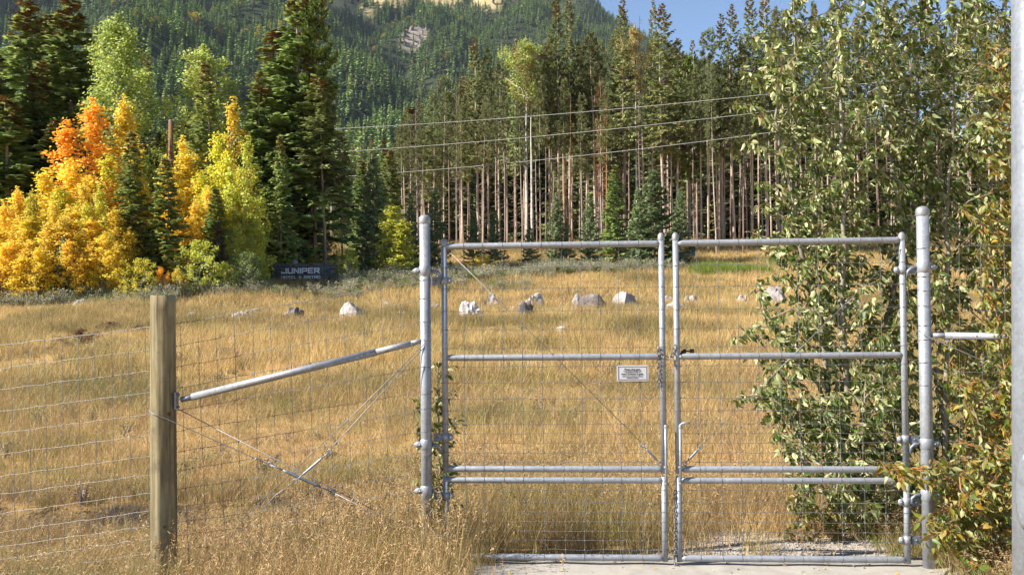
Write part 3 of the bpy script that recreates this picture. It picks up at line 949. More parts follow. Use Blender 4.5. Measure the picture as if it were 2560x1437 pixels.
for k in range(2):
    asp('bush', 100 + k, 3, 1.1, .03, 30, 3600, lambda u: .6 + .5 * math.sin(math.pi * u) - .4 * u ** 2, .085, .17, .8, .025)

TREE_NAME = {'spruce': 'spruce_tree', 'stand_spruce': 'spruce_tree', 'pine': 'pine_tree', 'bright_pine': 'pine_tree', 'young_spruce': 'spruce_tree',
             'slim_spruce': 'spruce_tree', 'dead_spruce': 'dead_spruce_tree', 'snag': 'dead_tree', 'bare_trunk': 'dead_tree', 'aspen': 'aspen_tree',
             'tall_aspen': 'aspen_tree', 'high_aspen': 'aspen_tree', 'bush': 'shrub'}
_tc = [0]


def tree(key, px, top, depth, wpx=None, label=None, group=None, mat=None, bark=None, lean=0.0, var=None, cat=None, basey=None):
    _tc[0] += 1
    g = np.random.default_rng(1000 + _tc[0])
    protos = PROTO[key]
    H, R, tm, cm = protos[(_tc[0] if var is None else var) % len(protos)]
    p = at(px, 700, depth); x, y = p[0], p[1]
    # the base line follows the image column through the roll of the view
    z = float(gz(x, y))
    bx, by, _ = proj(np.array([x, y, z]))
    x += (px - bx) / FPX * depth
    z = float(gz(x, y))
    topz = at(px, top, depth)[2]
    h = topz - z
    sz = h / H
    wpx = wpx and wpx * {'aspen': 1.5, 'tall_aspen': 1.5, 'spruce': 1.75, 'slim_spruce': 1.45, 'bush': 1.15, 'high_aspen': 1.2, 'stand_spruce': .98, 'pine': .9}.get(key, 1.0)
    sx = sz * g.uniform(.9, 1.1) if wpx is None else (wpx / FPX * depth / 2) / R
    t = thing(TREE_NAME[key], (x, y, z - .05), label, cat or ('shrub' if key == 'bush' else 'tree'), group)
    t.rotation_euler = (g.normal(0, .008), g.normal(0, .016 if key in ('pine', 'stand_spruce', 'snag') else .003), g.uniform(0, 6.28)) if abs(lean) < 1e-6 else (0, lean, 0)
    if key in ('aspen', 'tall_aspen', 'high_aspen', 'bush'):
        t.rotation_euler[2] = g.uniform(-.5, .5)  # small turn only, so leaves keep their brightening angle to sun and camera
    t.scale = (sx, sx, sz)
    to = put("trunk" if key != 'bush' else "stems", tm, t)
    if sx > 0 and key not in ('bush',):
        k = sz / sx
        k = min(1.15, max(.62, k))
        to.scale = (k, k, 1)
    if bark:
        to.material_slots[0].link = 'OBJECT'; to.material_slots[0].material = M[bark]
    if cm is not None:
        co = put("crown" if key != 'bush' else "foliage", cm, t)
        if mat:
            co.material_slots[0].link = 'OBJECT'; co.material_slots[0].material = M[mat]
    return t


GL = "dark spruces behind the yellow aspens"
tree('spruce', 62, -12, 62, 190, "broad dark spruce at the far left with brown cones on its tip", GL)
tree('spruce', -40, 95, 58, 230, "dark spruce cut by the left edge of the picture", GL)
tree('spruce', 122, 38, 64, 170, "dark green spruce between the two cone-topped spruces at far left", GL)
tree('spruce', 172, -18, 61, 195, "tallest left-hand spruce with a long rust-brown cone-covered top", GL)
tree('spruce', 20, 240, 55, 200, "dark lower spruce directly behind the leftmost yellow aspen", GL)
tree('spruce', 140, 300, 57, 170, "dark spruce filling in behind the orange aspen on the left", GL)
tree('stand_spruce', 352, 138, 66, 70, "thin brown-topped spruce right of the green aspen, left of its twin", GL)
tree('stand_spruce', 374, 140, 67, 62, "thin grey-topped spruce beside the green aspen, right of its twin", GL)
tree('slim_spruce', 400, 330, 64, 90, "small dark spruce below the thin spruce pair left of the brown pole", GL)
tree('spruce', 92, 150, 59, 150, "dark spruce in front of the leftmost cone-topped pair", GL)
tree('spruce', 215, 210, 63, 120, "dark spruce flank right of the tallest left-hand spruce", GL)
GA = "aspens turning colour on the left"
tree('tall_aspen', 295, 48, 59, 170, "tall light green aspen with white trunk above the yellow ones", GA, 'aspen_green')
tree('tall_aspen', 512, 122, 60, 150, "pale green aspen behind the cone-topped slim spruce", GA, 'aspen_green')
tree('aspen', 232, 252, 50, 135, "orange aspen with the reddest crown, left of the white-stemmed yellow one", GA, 'aspen_orange')
tree('aspen', 312, 245, 50.5, 110, "tall golden yellow aspen just right of the orange aspen", GA, 'aspen_yellow')
tree('aspen', 178, 400, 47, 150, "golden aspen below and left of the orange crown", GA, 'aspen_yellow')
tree('aspen', 108, 425, 46, 130, "yellow aspen with a pointed top at the left edge of the grove", GA, 'aspen_yellow')
tree('aspen', 70, 545, 44, 150, "low bright yellow aspen near the left edge by the scrub", GA, 'aspen_yellow')
tree('aspen', 12, 520, 47, 90, "narrow golden aspen touching the left edge of the picture", GA, 'aspen_yellow')
tree('aspen', -25, 640, 43, 120, "low yellow aspen cut by the left edge of the picture", GA, 'aspen_yellow')
tree('aspen', 265, 390, 47, 120, "yellow aspen with a pale upright stem in the middle of the grove", GA, 'aspen_mix')
tree('aspen', 228, 545, 43.5, 125, "round bright yellow aspen in front, right of the small dark spruce", GA, 'aspen_yellow')
tree('aspen', 292, 520, 45, 80, "slim golden aspen reaching right beside the grey-green spruce", GA, 'aspen_yellow')
tree('aspen', 150, 470, 45.5, 120, "yellow-green aspen behind the smallest dark spruce", GA, 'aspen_mix')
tree('aspen', 575, 248, 56, 95, "golden aspen crown showing right of the slim cone-topped spruce", GA, 'aspen_yellow')
tree('aspen', 458, 345, 54, 95, "yellow aspen just right of the brown pole", GA, 'aspen_yellow')
tree('aspen', 470, 380, 51, 110, "golden aspen in front of the slim cone-topped spruce", GA, 'aspen_yellow')
tree('aspen', 548, 335, 51, 105, "yellow-green aspen with a pointed top left of the lime one", GA, 'aspen_mix')
tree('aspen', 614, 345, 49, 84, "lime green aspen at the right end of the aspen grove", GA, 'aspen_lime')
tree('aspen', 372, 482, 46.5, 50, "thin yellow aspen standing between two grey-green spruces", GA, 'aspen_yellow')
tree('aspen', 648, 570, 53, 26, "dark lime aspen sapling left of the dark sign wall", GA, 'aspen_lime')
tree('aspen', 30, 600, 42.5, 100, "small bright yellow aspen by the scrub, below the narrow golden one", GA, 'aspen_yellow')
tree('aspen', 120, 560, 43, 90, "yellow aspen touching the left side of the smallest dark spruce", GA, 'aspen_yellow')
tree('aspen', 185, 520, 44.5, 100, "orange-gold aspen just right of the smallest dark spruce", GA, 'aspen_yellow')
tree('aspen', 440, 470, 49, 90, "golden aspen filling between the grey-green spruces", GA, 'aspen_yellow')
tree('aspen', 505, 430, 50, 100, "yellow-green aspen behind the dark blue-green spruce", GA, 'aspen_mix')
tree('aspen', 585, 470, 49.5, 90, "lime-yellow aspen between the dark blue-green spruce and the lime one", GA, 'aspen_mix')
ga = np.random.default_rng(123)
for px, top, dep, w, mt in ((45, 470, 45, 70, 'aspen_yellow'), (85, 480, 44, 70, 'aspen_mix'), (135, 500, 43.2, 66, 'aspen_yellow'), (205, 455, 45, 70, 'aspen_yellow'), (250, 470, 44, 64, 'aspen_mix'),
                            (175, 600, 42.3, 70, 'aspen_yellow'), (265, 580, 42.8, 74, 'aspen_yellow'), (5, 610, 42, 80, 'aspen_yellow'), (95, 620, 41.8, 80, 'aspen_yellow'), (345, 400, 50, 70, 'aspen_mix'),
                            (430, 420, 50, 66, 'aspen_yellow'), (490, 345, 53, 60, 'aspen_yellow'), (520, 470, 48.5, 66, 'aspen_yellow'), (600, 420, 50, 66, 'aspen_mix'), (612, 470, 49, 38, 'aspen_lime'), (594, 560, 47, 56, 'aspen_lime')):
    tree('aspen', px, top, dep, w, "slim aspen spire crowded inside the yellow grove", "slim aspens filling the grove", mt)
GS = "young spruces among the aspens"
tree('slim_spruce', 512, 155, 53, 120, "slim spruce with a rust-brown cone top in front of the pale green aspen", GS)
tree('slim_spruce', 328, 328, 46, 105, "grey-green spruce in front of the golden aspens", GS)
tree('slim_spruce', 415, 395, 46, 115, "grey-green spruce right of the thin yellow aspen", GS)
tree('young_spruce', 158, 590, 42.5, 80, "smallest dark spruce standing among low yellow aspens", GS)
tree('slim_spruce', 540, 470, 48, 90, "dark blue-green spruce in front of the yellow-green aspens", GS)
tree('slim_spruce', 548, 555, 46.5, 50, "little brownish spruce at the foot of the yellow-green aspens", GS, 'dead')
GB = "low bushes at the foot of the trees"
tree('bush', 350, 645, 42.5, 85, "small yellow bush between the round yellow aspen and the wooden post", GB, 'aspen_mix')
tree('bush', 402, 668, 43.5, 45, "tiny orange bush above the wooden post", GB, 'aspen_orange')
tree('bush', 495, 600, 45, 110, "olive yellow bush left of the green shrub", GB, 'aspen_lime')
tree('bush', 442, 672, 44, 45, "tiny gold bush just right of the tiny orange bush", GB, 'aspen_yellow')
tree('bush', 615, 630, 46, 85, "dense dark green shrub left of the dark sign wall", GB, 'scrub_green')
tree('bush', 560, 655, 45.5, 60, "small lime bush beside the dense dark green shrub", GB, 'aspen_lime')
tree('bush', 868, 620, 57, 60, "yellow-green bush right of the dark sign wall", GB, 'aspen_lime')
tree('bush', 740, 590, 59, 90, "leafy green bush rising behind the sign wall", GB, 'aspen_lime')
tree('bush', 812, 600, 60, 80, "mixed green bush at the foot of the leaning dark trunk", GB, 'scrub_green')
tree('bush', 672, 615, 58, 40, "green bush behind the left end of the sign wall", GB, 'scrub_green')
tree('bush', 775, 610, 60.5, 40, "small golden bush behind the right end of the sign wall", GB, 'aspen_yellow')
GC = "big spruces over the sign"
tree('spruce', 742, -45, 60, 190, "tallest central spruce with dense brown cones at its top", GC)
tree('spruce', 690, 70, 61, 190, "broad spruce left of the tallest central spruce, brown-tipped", GC)
tree('spruce', 655, 185, 59, 140, "outer left spruce of the central clump with rusty tip", GC)
tree('bright_pine', 790, -15, 59.5, 105, "bright green pine leaning against the tallest central spruce", GC)
tree('stand_spruce', 815, 190, 58.5, 170, "heavy dark spruce on a leaning bare trunk right of the sign", GC, lean=-.035, bark='bark')
tree('stand_spruce', 780, 130, 60, 170, "dark spruce with a straight black trunk behind the sign", GC, bark='bark')
tree('stand_spruce', 767, 260, 62, 150, "dark spruce whose twin black trunk stands just left of the straight one", GC, bark='bark')
tree('stand_spruce', 856, 330, 63, 90, "slender spruce with a grey-brown trunk at the right of the central clump", GC, bark='bark_pink')
tree('slim_spruce', 706, 338, 56, 75, "little rust-tipped spruce in front of the central clump", GC)
GE = "young spruces along the edge of the stand"
tree('young_spruce', 935, 395, 62, 150, "large blue-green spruce right of the meadow gap", GE)
tree('slim_spruce', 972, 372, 66, 85, "brown-tipped spruce behind the large blue-green one", GE)
tree('slim_spruce', 905, 400, 68, 70, "rust-flecked spruce on the left shoulder of the large blue-green one", GE)
tree('aspen', 986, 512, 58, 90, "yellow-green aspen left of the left steel gate post", GE, 'aspen_lime')
tree('young_spruce', 1090, 468, 62, 105, "dark spruce directly right of the left steel gate post", GE)
tree('young_spruce', 1030, 480, 64, 70, "dark spruce just left of the left steel gate post", GE)
tree('young_spruce', 1186, 525, 62, 75, "small dark spruce above the left end of the gate, left of its neighbour", GE)
tree('young_spruce', 1238, 525, 62.5, 80, "small dark spruce above the gate, right of its close twin", GE)
tree('young_spruce', 1325, 560, 63, 70, "low dark spruce under the pair of white aspen trunks", GE)
tree('young_spruce', 1390, 490, 66, 85, "brown-tipped young spruce left of the orange bare trunk", GE)
tree('young_spruce', 1418, 545, 64, 60, "pale blue-green small spruce before the orange bare trunk", GE)
tree('young_spruce', 1475, 480, 66, 95, "green young spruce between the orange trunk and the bushy one", GE)
tree('slim_spruce', 1540, 412, 69, 75, "rust-speckled slim spruce left of the bushy spruce", GE)
tree('young_spruce', 1640, 425, 65, 185, "big bushy blue-green spruce above the middle of the gate", GE)
tree('young_spruce', 1600, 470, 66, 110, "bushy spruce merging into the left flank of the biggest one", GE)
tree('young_spruce', 1700, 470, 67, 85, "thin feathery spruce on the right flank of the bushy one", GE)
tree('bush', 1205, 635, 60, 55, "small yellow bush under the two small dark spruces", GB, 'aspen_yellow')

# ---- the conifer stand behind the meadow: trees that can be told apart
GT = "tall conifers of the stand behind the gate"
ST = [
    ('dead_spruce', 1045, 235, 78, 60, 'bark_dead', "grey leafless spruce at the left end of the tall stand"),
    ('pine', 1085, 232, 80, 45, None, "pine with a rusty tip right of the grey leafless spruce"),
    ('pine', 1112, 195, 77, 60, 'bark_pink', "pine with fine yellow-green crown, fourth of the stand from the left"),
    ('dead_spruce', 1142, 205, 82, 34, 'bark_dead', "thin grey dead spruce between two pines left of the brown-topped spruce"),
    ('stand_spruce', 1196, 88, 78, 78, None, "brown-topped spruce at the left shoulder of the tall stand"),
    ('pine', 1222, 130, 79, 55, None, "pine just right of the brown-topped left shoulder spruce"),
    ('snag', 1262, 80, 84, 30, None, "bare grey snag left of the green-crowned aspen"),
    ('stand_spruce', 1290, 92, 83, 52, None, "spruce with rust tip behind the green-crowned aspen"),
    ('pine', 1250, 160, 75, 60, 'bark_pink', "pine with a pale trunk left of the twin white trunks"),
    ('stand_spruce', 1398, -14, 76, 82, 'bark_pink', "tall thick-trunked spruce with cone-laden top left of its twin"),
    ('stand_spruce', 1424, -12, 79, 74, None, "tall spruce, right one of the pair rising above the ridge"),
    ('bare_trunk', 1426, 235, 74, 20, None, "smooth orange bare trunk in the middle of the stand"),
    ('pine', 1412, 200, 75, 40, 'bark_orange', "slim trunk leaning beside the orange bare trunk"),
    ('pine', 1490, 92, 78, 82, None, "brown-topped pine between the tall pair and the pointed spruce"),
    ('stand_spruce', 1470, 170, 79, 75, None, "spruce left of the brown-topped pine"),
    ('dead_spruce', 1505, 165, 83, 50, None, "rust-red dying conifer behind the brown-topped pine"),
    ('stand_spruce', 1562, -4, 76, 86, 'bark', "pointed spruce with a thick grey trunk left of the orange-tinted aspen"),
    ('stand_spruce', 1545, 150, 80, 80, None, "shorter spruce behind the pointed one"),
    ('snag', 1614, 14, 76, 26, None, "bare dark snag rising next to the orange-tinted aspen"),
    ('stand_spruce', 1632, -6, 78, 54, None, "narrow spruce with a needle-like top right of the bare snag"),
    ('stand_spruce', 1664, 12, 75, 120, 'bark_pink', "broad spruce whose crown stands against the sky"),
    ('stand_spruce', 1690, 95, 80, 90, None, "spruce at the right shoulder of the broad sky-lined one"),
    ('bright_pine', 1722, 150, 82, 70, None, "light green pine in the dip below the blue sky"),
    ('stand_spruce', 1745, 98, 84, 54, 'bark', "dark spruce just right of the dip in the skyline"),
    ('pine', 1772, 78, 76, 72, 'bark_pink', "pine with a straight tan trunk right of the dip in the skyline"),
    ('stand_spruce', 1806, 36, 80, 74, None, "brown-flecked spruce left of the tree crowding the poplar"),
    ('stand_spruce', 1836, 6, 77, 84, 'bark_pink', "tall rust-topped spruce on a thick tan trunk near the poplar"),
    ('stand_spruce', 1880, -20, 80, 80, None, "green spruce rising out of the frame left of the poplar"),
    ('stand_spruce', 1918, -30, 78, 84, None, "rusty tall spruce touching the poplar's left edge"),
    ('pine', 1950, 30, 82, 66, None, "pine half hidden by the poplar's upper left leaves"),
    ('pine', 1308, 250, 73, 40, 'bark_pink', "slim pine trunk just left of the twin white trunks"),
    ('pine', 1352, 190, 74, 46, 'bark_pink', "slim pine just right of the twin white trunks"),
    ('pine', 1450, 240, 74, 46, 'bark_pink', "slim pine right of the orange bare trunk"),
    ('pine', 1515, 230, 73, 50, 'bark_orange', "slim pine with warm trunk left of the bushy spruce"),
    ('pine', 1735, 190, 74, 44, 'bark', "dark-stemmed slim pine behind the brown information box"),
    ('pine', 1792, 150, 73, 48, 'bark_pink', "slim pine between the tan trunk and the thick tan trunk"),
    ('pine', 1858, 160, 74, 44, 'bark', "slim grey-stemmed pine right of the thick tan trunk"),
    ('pine', 1208, 260, 73, 44, 'bark_pink', "slim pine above the left end of the gate"),
    ('pine', 1160, 250, 74, 44, 'bark_pink', "slim pine right of the thin grey dead spruce"),
]
for (k, px, top, dep, w, bk, lab) in ST:
    tree(k, px, top, dep, w, lab, GT, bark=bk, mat='rust' if 'rust-red' in lab else None)
tree('high_aspen', 1318, 100, 76, 100, "aspen with a high green crown on twin white trunks", GT, 'aspen_green')
tree('high_aspen', 1332, 112, 77, 78, "orange-tinted crown beside the high green aspen", GT, 'aspen_tip')
tree('high_aspen', 1594, 68, 77, 66, "white-trunked aspen with orange-tinted top in the stand", GT, 'aspen_tip')

# ---- the trees filling the stand, which nothing sets apart
g = np.random.default_rng(77)
cx = [860, 1000, 1050, 1190, 1300, 1390, 1560, 1700, 1740, 1830, 1960, 2200, 2640]
ct = [360, 300, 230, 150, 130, 80, 70, 110, 130, 90, 0, -25, -25]
ANCH = [(1045, "grey leafless spruce"), (1085, "rusty-tipped pine"), (1142, "thin dead spruce"), (1196, "brown-topped left shoulder spruce"), (1262, "bare grey snag"),
        (1318, "twin white aspen trunks"), (1398, "tall cone-laden spruce pair"), (1426, "orange bare trunk"), (1490, "brown-topped pine"), (1562, "pointed spruce"),
        (1594, "orange-tinted aspen"), (1632, "needle-topped spruce"), (1664, "broad sky-lined spruce"), (1722, "light green pine in the dip"), (1772, "straight tan trunk"),
        (1836, "thick tan trunk"), (1880, "green spruce cut by the frame"), (1918, "rusty spruce beside the poplar")]
used_lab = {}
fx = np.linspace(1005, 2680, 140) + g.normal(0, 9, 140)
for i, px in enumerate(fx):
    dep = g.uniform(76, 112)
    top = np.interp(px, cx, ct) + abs(g.normal(0, 60)) + 15
    k = g.choice(['pine', 'stand_spruce', 'stand_spruce', 'pine', 'pine'])
    hid = px > 1960
    an = min(ANCH, key=lambda q: abs(q[0] - px))
    lab = f"{'pine' if k == 'pine' else 'spruce'} deeper in the stand, {'just left of' if px < an[0] else 'just right of'} the {an[1]}"
    used_lab[lab] = used_lab.get(lab, 0) + 1
    lab = lab if used_lab[lab] == 1 else (lab.replace('deeper in the stand', 'farther back in the stand') if used_lab[lab] == 2 else lab.replace('deeper in the stand', 'deepest in the stand') if used_lab[lab] == 3 else lab.replace('deeper in the stand', 'half hidden in the stand'))
    tree(k, px, top, dep, g.uniform(44, 74) * 85 / dep, 
         ("conifer of the stand seen only between the leaves of the large poplar" if hid else lab),
         ("conifers behind the poplar" if hid else "conifers filling the stand"), bark=g.choice(['bark', 'bark_pink', 'bark_pink']))
for i in range(26):                                        # full-crowned trees closing the back of the stand
    px = 1020 + i * 62 + g.normal(0, 12)
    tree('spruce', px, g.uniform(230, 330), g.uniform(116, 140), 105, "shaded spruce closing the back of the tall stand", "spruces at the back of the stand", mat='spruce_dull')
for i in range(16):                                        # farther trees beyond the meadow gap
    px = 830 + i * 13 + g.normal(0, 5); dep = g.uniform(125, 175)
    tree(g.choice(['spruce', 'stand_spruce']), px, g.uniform(330, 470), dep, None, "distant conifer beyond the meadow gap right of the central clump", "distant conifers in the gap")
for i in range(12):                                        # dark trees closing the back of the left clump
    px = -60 + i * 66 + g.normal(0, 12)
    tree('spruce', px, g.uniform(240, 400), g.uniform(78, 95), 150, "shaded spruce closing the background behind the left grove", "spruces at the back of the left grove")

# ================================================================== gate and fence
_ga = at(1118, 1000, 7.87); _gb = at(2260, 1000, 7.63)
GU = np.array([_gb[0] - _ga[0], _gb[1] - _ga[1], 0.0]); GU /= np.linalg.norm(GU)
GN = np.array([GU[1], -GU[0], 0.0])                       # towards the camera
UPZ = np.array([0, 0, 1.0])


def on_plane(px, py, p0, nrm, off=0.0):
    d = ray(px, py)
    t = np.dot(p0 - CAM, nrm) / np.dot(d, nrm)
    return CAM + d * t + nrm * off


def gp(px, py, off=0.0):
    return on_plane(px, py, _ga, GN, off)


def gzv(py):
    return gp(1650, py)[2]


def gu(px, py, off=0.0):
    """point on the gate plane at column px, at the height row py has at the middle of the gate"""
    p = gp(px, 1000, off)
    return np.array([p[0], p[1], gzv(py)])


def cap_profile(r):
    return [(r * 1.10, -.035), (r * 1.12, -.03), (r * 1.12, .0), (r * 1.02, .006), (r * .8, .016), (r * .45, .024), (0, .027)]


def wavy(a, b, n, amp, rng):
    a = np.array(a); b = np.array(b)
    out = []
    for i in range(n + 1):
        p = a + (b - a) * i / n
        if 0 < i < n:
            p = p + np.array([0, rng.normal(0, amp * .5), rng.normal(0, amp)])
        out.append(p)
    return out


ROWS_TOP = [664, 717, 774, 821, 868]
ROWS_MID = [914, 955, 995, 1026, 1059, 1083, 1107, 1131, 1154]
ROWS_LOW = [1224, 1255, 1279, 1304, 1328, 1351, 1374]
wr = np.random.default_rng(5)
RP = .0245


def gate_leaf(label, xl, xr, cols, hinge_left):
    base = gu(xl, 1398)
    t = thing("gate_leaf", base, label, "gate", "gate leaves")
    # stiles: the upper frame and the separate lower frame
    for x in (xl, xr):
        outer = (x == xl) == hinge_left
        top = gu(x, 597 if outer else 590); a = gu(x, 1182); b = gu(x, 1190); bot = gu(x, 1402)
        m = MB(); m.tube([a, top], RP * .97, 16); s = m.build("stile", M['galv'], t)
        m = MB(); m.lathe(top, cap_profile(RP), 16); m.build("cap", M['cast'], s)
        m = MB(); m.tube([bot, b], RP * .97, 16); m.build("stile", M['galv'], t)
    for ry in (609, 891, 1172, 1200, 1394):
        m = MB()
        a, b = gu(xl, ry), gu(xr, ry)
        uu = (b - a) / np.linalg.norm(b - a)
        m.tube([a + uu * .012, a + uu * .05, b - uu * .05, b - uu * .012], [RP * .82, RP * 1.03, RP * 1.03, RP * .82], 16)
        m.build("rail", M['galv'], t)
    # wire mesh, each wire a part; the vertical wires are tied round the rails
    for ry in ROWS_TOP + ROWS_MID + ROWS_LOW:
        m = MB()
        k = len(cols)
        a = gu(xl, ry, .004); b = gu(xr, ry, .004)
        m.tube(wavy(a, b, 2 * k + 2, .0022, wr), .0019, 5, caps=False)
        for x in (xl, xr):                                # wraps round the stiles
            c = gu(x, ry)
            pts = [c + GU * math.cos(w) * RP * 1.06 + GN * math.sin(w) * RP * 1.06 + UPZ * (.004 * math.sin(w + x)) for w in np.linspace(-.4, 3.6, 11)]
            m.tube(pts, .0019, 4, caps=False)
        m.build("horizontal_wire", M['wire'], t)
    for cxp in cols:
        m = MB()
        jit = wr.normal(0, 1.5)
        for (ra, rb, rows) in ((609, 891, ROWS_TOP), (891, 1172, ROWS_MID), (1200, 1394, ROWS_LOW)):
            dx = 0 if ra < 1190 else 2.5
            pa = gu(cxp + jit + dx, ra - 1); pb = gu(cxp + jit + dx, rb + 1)
            pts = [gu(cxp + jit + dx + wr.normal(0, .7), r, .002) for r in rows]
            pts = [pa + GN * .004] + pts + [pb + GN * .004]
            m.tube(pts, .0019, 5, caps=False)
            for r in rows:
                m.knob(gu(cxp + jit + dx, r, .004), .0072)
        for r in (609, 891, 1172, 1200, 1394):             # tie loops
            c = gu(cxp + jit, r)
            sl = wr.uniform(-.006, .012)
            pts = [c + GN * math.cos(w) * RP * 1.09 + UPZ * math.sin(w) * RP * 1.09 + GU * (sl * (1 - math.sin(w)) * .5) for w in np.linspace(-1.7, 1.7, 10)]
            m.tube(pts, .0024, 4, caps=False)
        m.build("vertical_wire", M['wire'], t)
    return t


COLS_L = [1163, 1210, 1259, 1307, 1357, 1405, 1454, 1502, 1551, 1600]
COLS_R = [1747, 1797, 1848, 1899, 1950, 2001, 2051, 2102, 2154, 2206]
gateL = gate_leaf("left leaf of the galvanised wire gate, carrying the small white notice", 1113, 1658, COLS_L, True)
gateR = gate_leaf("right leaf of the galvanised wire gate in front of the poplar", 1694, 2262, COLS_R, False)


def rod_part(parent, name, pts, r, mat='galv', n=6):
    m = MB(); m.tube(pts, r, n); return m.build(name, M[mat], parent)


# diagonal tension rods with hook-and-eye turnbuckles
def turnbuckle(parent, a, b, name="turnbuckle", mat='galv_dark', r=.008):
    a = np.array(a); b = np.array(b); d = (b - a); L = np.linalg.norm(d); d /= L
    m = MB()
    m.tube([a, a + d * L * .25], r * .55, 6); m.tube([b - d * L * .25, b], r * .55, 6)
    m.tube([a + d * L * .2, a + d * L * .27, b - d * L * .27, b - d * L * .2], [r * .8, r * 1.15, r * 1.15, r * .8], 6)
    for c in (a, b):                                       # eyes
        s = np.cross(d, GN); s /= np.linalg.norm(s)
        m.tube([c + (d * math.cos(w) + s * math.sin(w)) * r * 1.9 for w in np.linspace(0, 2 * math.pi, 11)], r * .5, 5, caps=False)
    return m.build(name, M[mat], parent)


rod_part(gateL, "tension_rod", [gp(1122, 628, .018), gp(1603, 1105, .018)], .0027, 'wire')
turnbuckle(gateL, gp(1607, 1112, .018), gp(1650, 1157, .018))
rod_part(gateR, "tension_rod", [gp(2252, 622, .018), gp(1755, 1110, .018)], .0027, 'wire')
turnbuckle(gateR, gp(1751, 1116, .018), gp(1712, 1157, .018))
# drop rods tying the lower frames to the upper ones
for par, x in ((gateL, 1663), (gateR, 1699)):
    m = MB(); m.tube([gp(x, 1060, .036), gp(x + 2, 1230, .036)], .010, 8)
    for yy in (1066, 1165, 1205):
        m.lathe(gp(x + 1, yy, .034), [(.016, -.008), (.017, 0), (.016, .008)], 8)
    if par is gateR:
        m.tube([gp(1699, 1068, .036), gp(1700, 1060, .036), gp(1706, 1056, .04), gp(1722, 1055, .05)], .009, 8)
    m.build("drop_rod", M['galv'], par)
# black fork latch on the right leaf
m = MB()
c = gp(1716, 878, -.02)
m.prism([(-.05, -.018), (.0, -.018), (.0, .018), (-.02, .018)], c, GU, UPZ, .012)
m.box(c + GU * .045, (.03, .03, .036), (GU, GN, UPZ))
m.box(c + GU * .012, (.10, .012, .010), (GU, GN, UPZ))
m.build("latch_fork", M['black'], gateR)


# hinges: a clamp on the stile (part of the gate) and a pintle collar on the post (part of the post)
def gate_hinge(par, x, y, side):
    c = gu(x, y)
    m = MB(); m.tube([c - UPZ * .032, c + UPZ * .032], RP * 1.2, 16)
    h = m.build("hinge_clamp", M['galv'], par)
    m = MB(); m.box(c - GU * side * .062 + GN * .005, (.062, .022, .062), (GU, GN, UPZ))
    m.knob(c - GU * side * .062 + GN * .02, .011); m.build("hinge_plate", M['galv_dark'], h)
    m = MB(); m.ball(c + GU * side * .044 + GN * .004, (.024, .016, .026)); m.knob(c + GU * side * .047 + GN * .022, .010)
    m.build("hinge_ear", M['galv'], h)


def post_hinge(par, cx_, cy_, y, r, side):
    z = gzv(y) if False else y
    c = np.array([cx_, cy_, z])
    m = MB(); m.lathe(c, [(r, -.042), (r * 1.13, -.034), (r * 1.15, 0), (r * 1.13, .034), (r, .042)], 20)
    h = m.build("hinge_collar", M['galv'], par)
    m = MB(); m.ball(c - GU * side * (r + .018) + GN * .012, (.034, .02, .026)); m.knob(c - GU * side * (r + .046) + GN * .014, .013)
    m.knob(c - GU * side * (r + .004) + GN * (r * .8), .012); m.build("bolt_lug", M['galv'], h)
    m = MB()
    m.tube([c + GU * side * r, c + GU * side * (r + .045) - UPZ * .006, c + GU * side * (r + .07) - UPZ * .028, c + GU * side * (r + .075) - UPZ * .07], .013, 8)
    m.build("pintle", M['galv_dark'], h)


for y in (696, 1092, 1240, 1337):
    gate_hinge(gateL, 1113, y, 1)
for y in (682, 1098, 1252, 1345):
    gate_hinge(gateR, 2262, y, -1)

# ---- steel gate posts


def steel_post(px, top, r, depth, label, hys, side, bot=-.35):
    p = at(px, 1000, depth)
    x, y = p[0], p[1]
    zt = at(px, top, depth)[2]
    t = thing("steel_gate_post", (x, y, 0), label, "post", "steel gate posts")
    m = MB(); m.tube([(x, y, bot), (x, y, zt)], r, 24); m.build("pipe", M['galv'], t)
    m = MB(); m.lathe((x, y, zt), [(r * 1.06, -.05), (r * 1.09, -.046), (r * 1.09, -.006), (r * 1.0, .002), (r * .8, .012), (r * .4, .022), (0, .025)], 24)
    m.build("cap", M['cast'], t)
    for hy in hys:
        post_hinge(t, x, y, at(px, hy, depth)[2], r, side)
    return t, np.array([x, y, 0.0])


postL, PL = steel_post(1065, 543, .0425, 7.84, "galvanised steel post hinging the left gate leaf", (677, 1110, 1225), 1)
postR, PR = steel_post(2315, 522, .0465, 7.60, "galvanised steel post at the right of the gate, amid poplar leaves", (668, 1108, 1235), -1)
for par, P0, r, rows in ((postL, PL, .0425, (700, 745, 803, 850, 917, 985, 1020, 1075, 1135, 1180, 1235)), (postR, PR, .0465, (620, 690, 725, 765, 815, 850, 905, 960))):
    px_ = proj(P0 + np.array([0, 0, 1.5]))[0]
    for k, yy in enumerate(rows):                                   # wires tied round the posts
        z = at(px_, yy, P0[1])[2]
        c = np.array([P0[0], P0[1], z])
        m = MB(); m.tube([c + GU * math.cos(w) * r * 1.05 + GN * math.sin(w) * r * 1.05 + UPZ * (.006 * math.cos(w + k)) for w in np.linspace(-.6, 3.8, 13)], .0021, 4, caps=False)
        m.build("tie_wire", M['wire'], par)

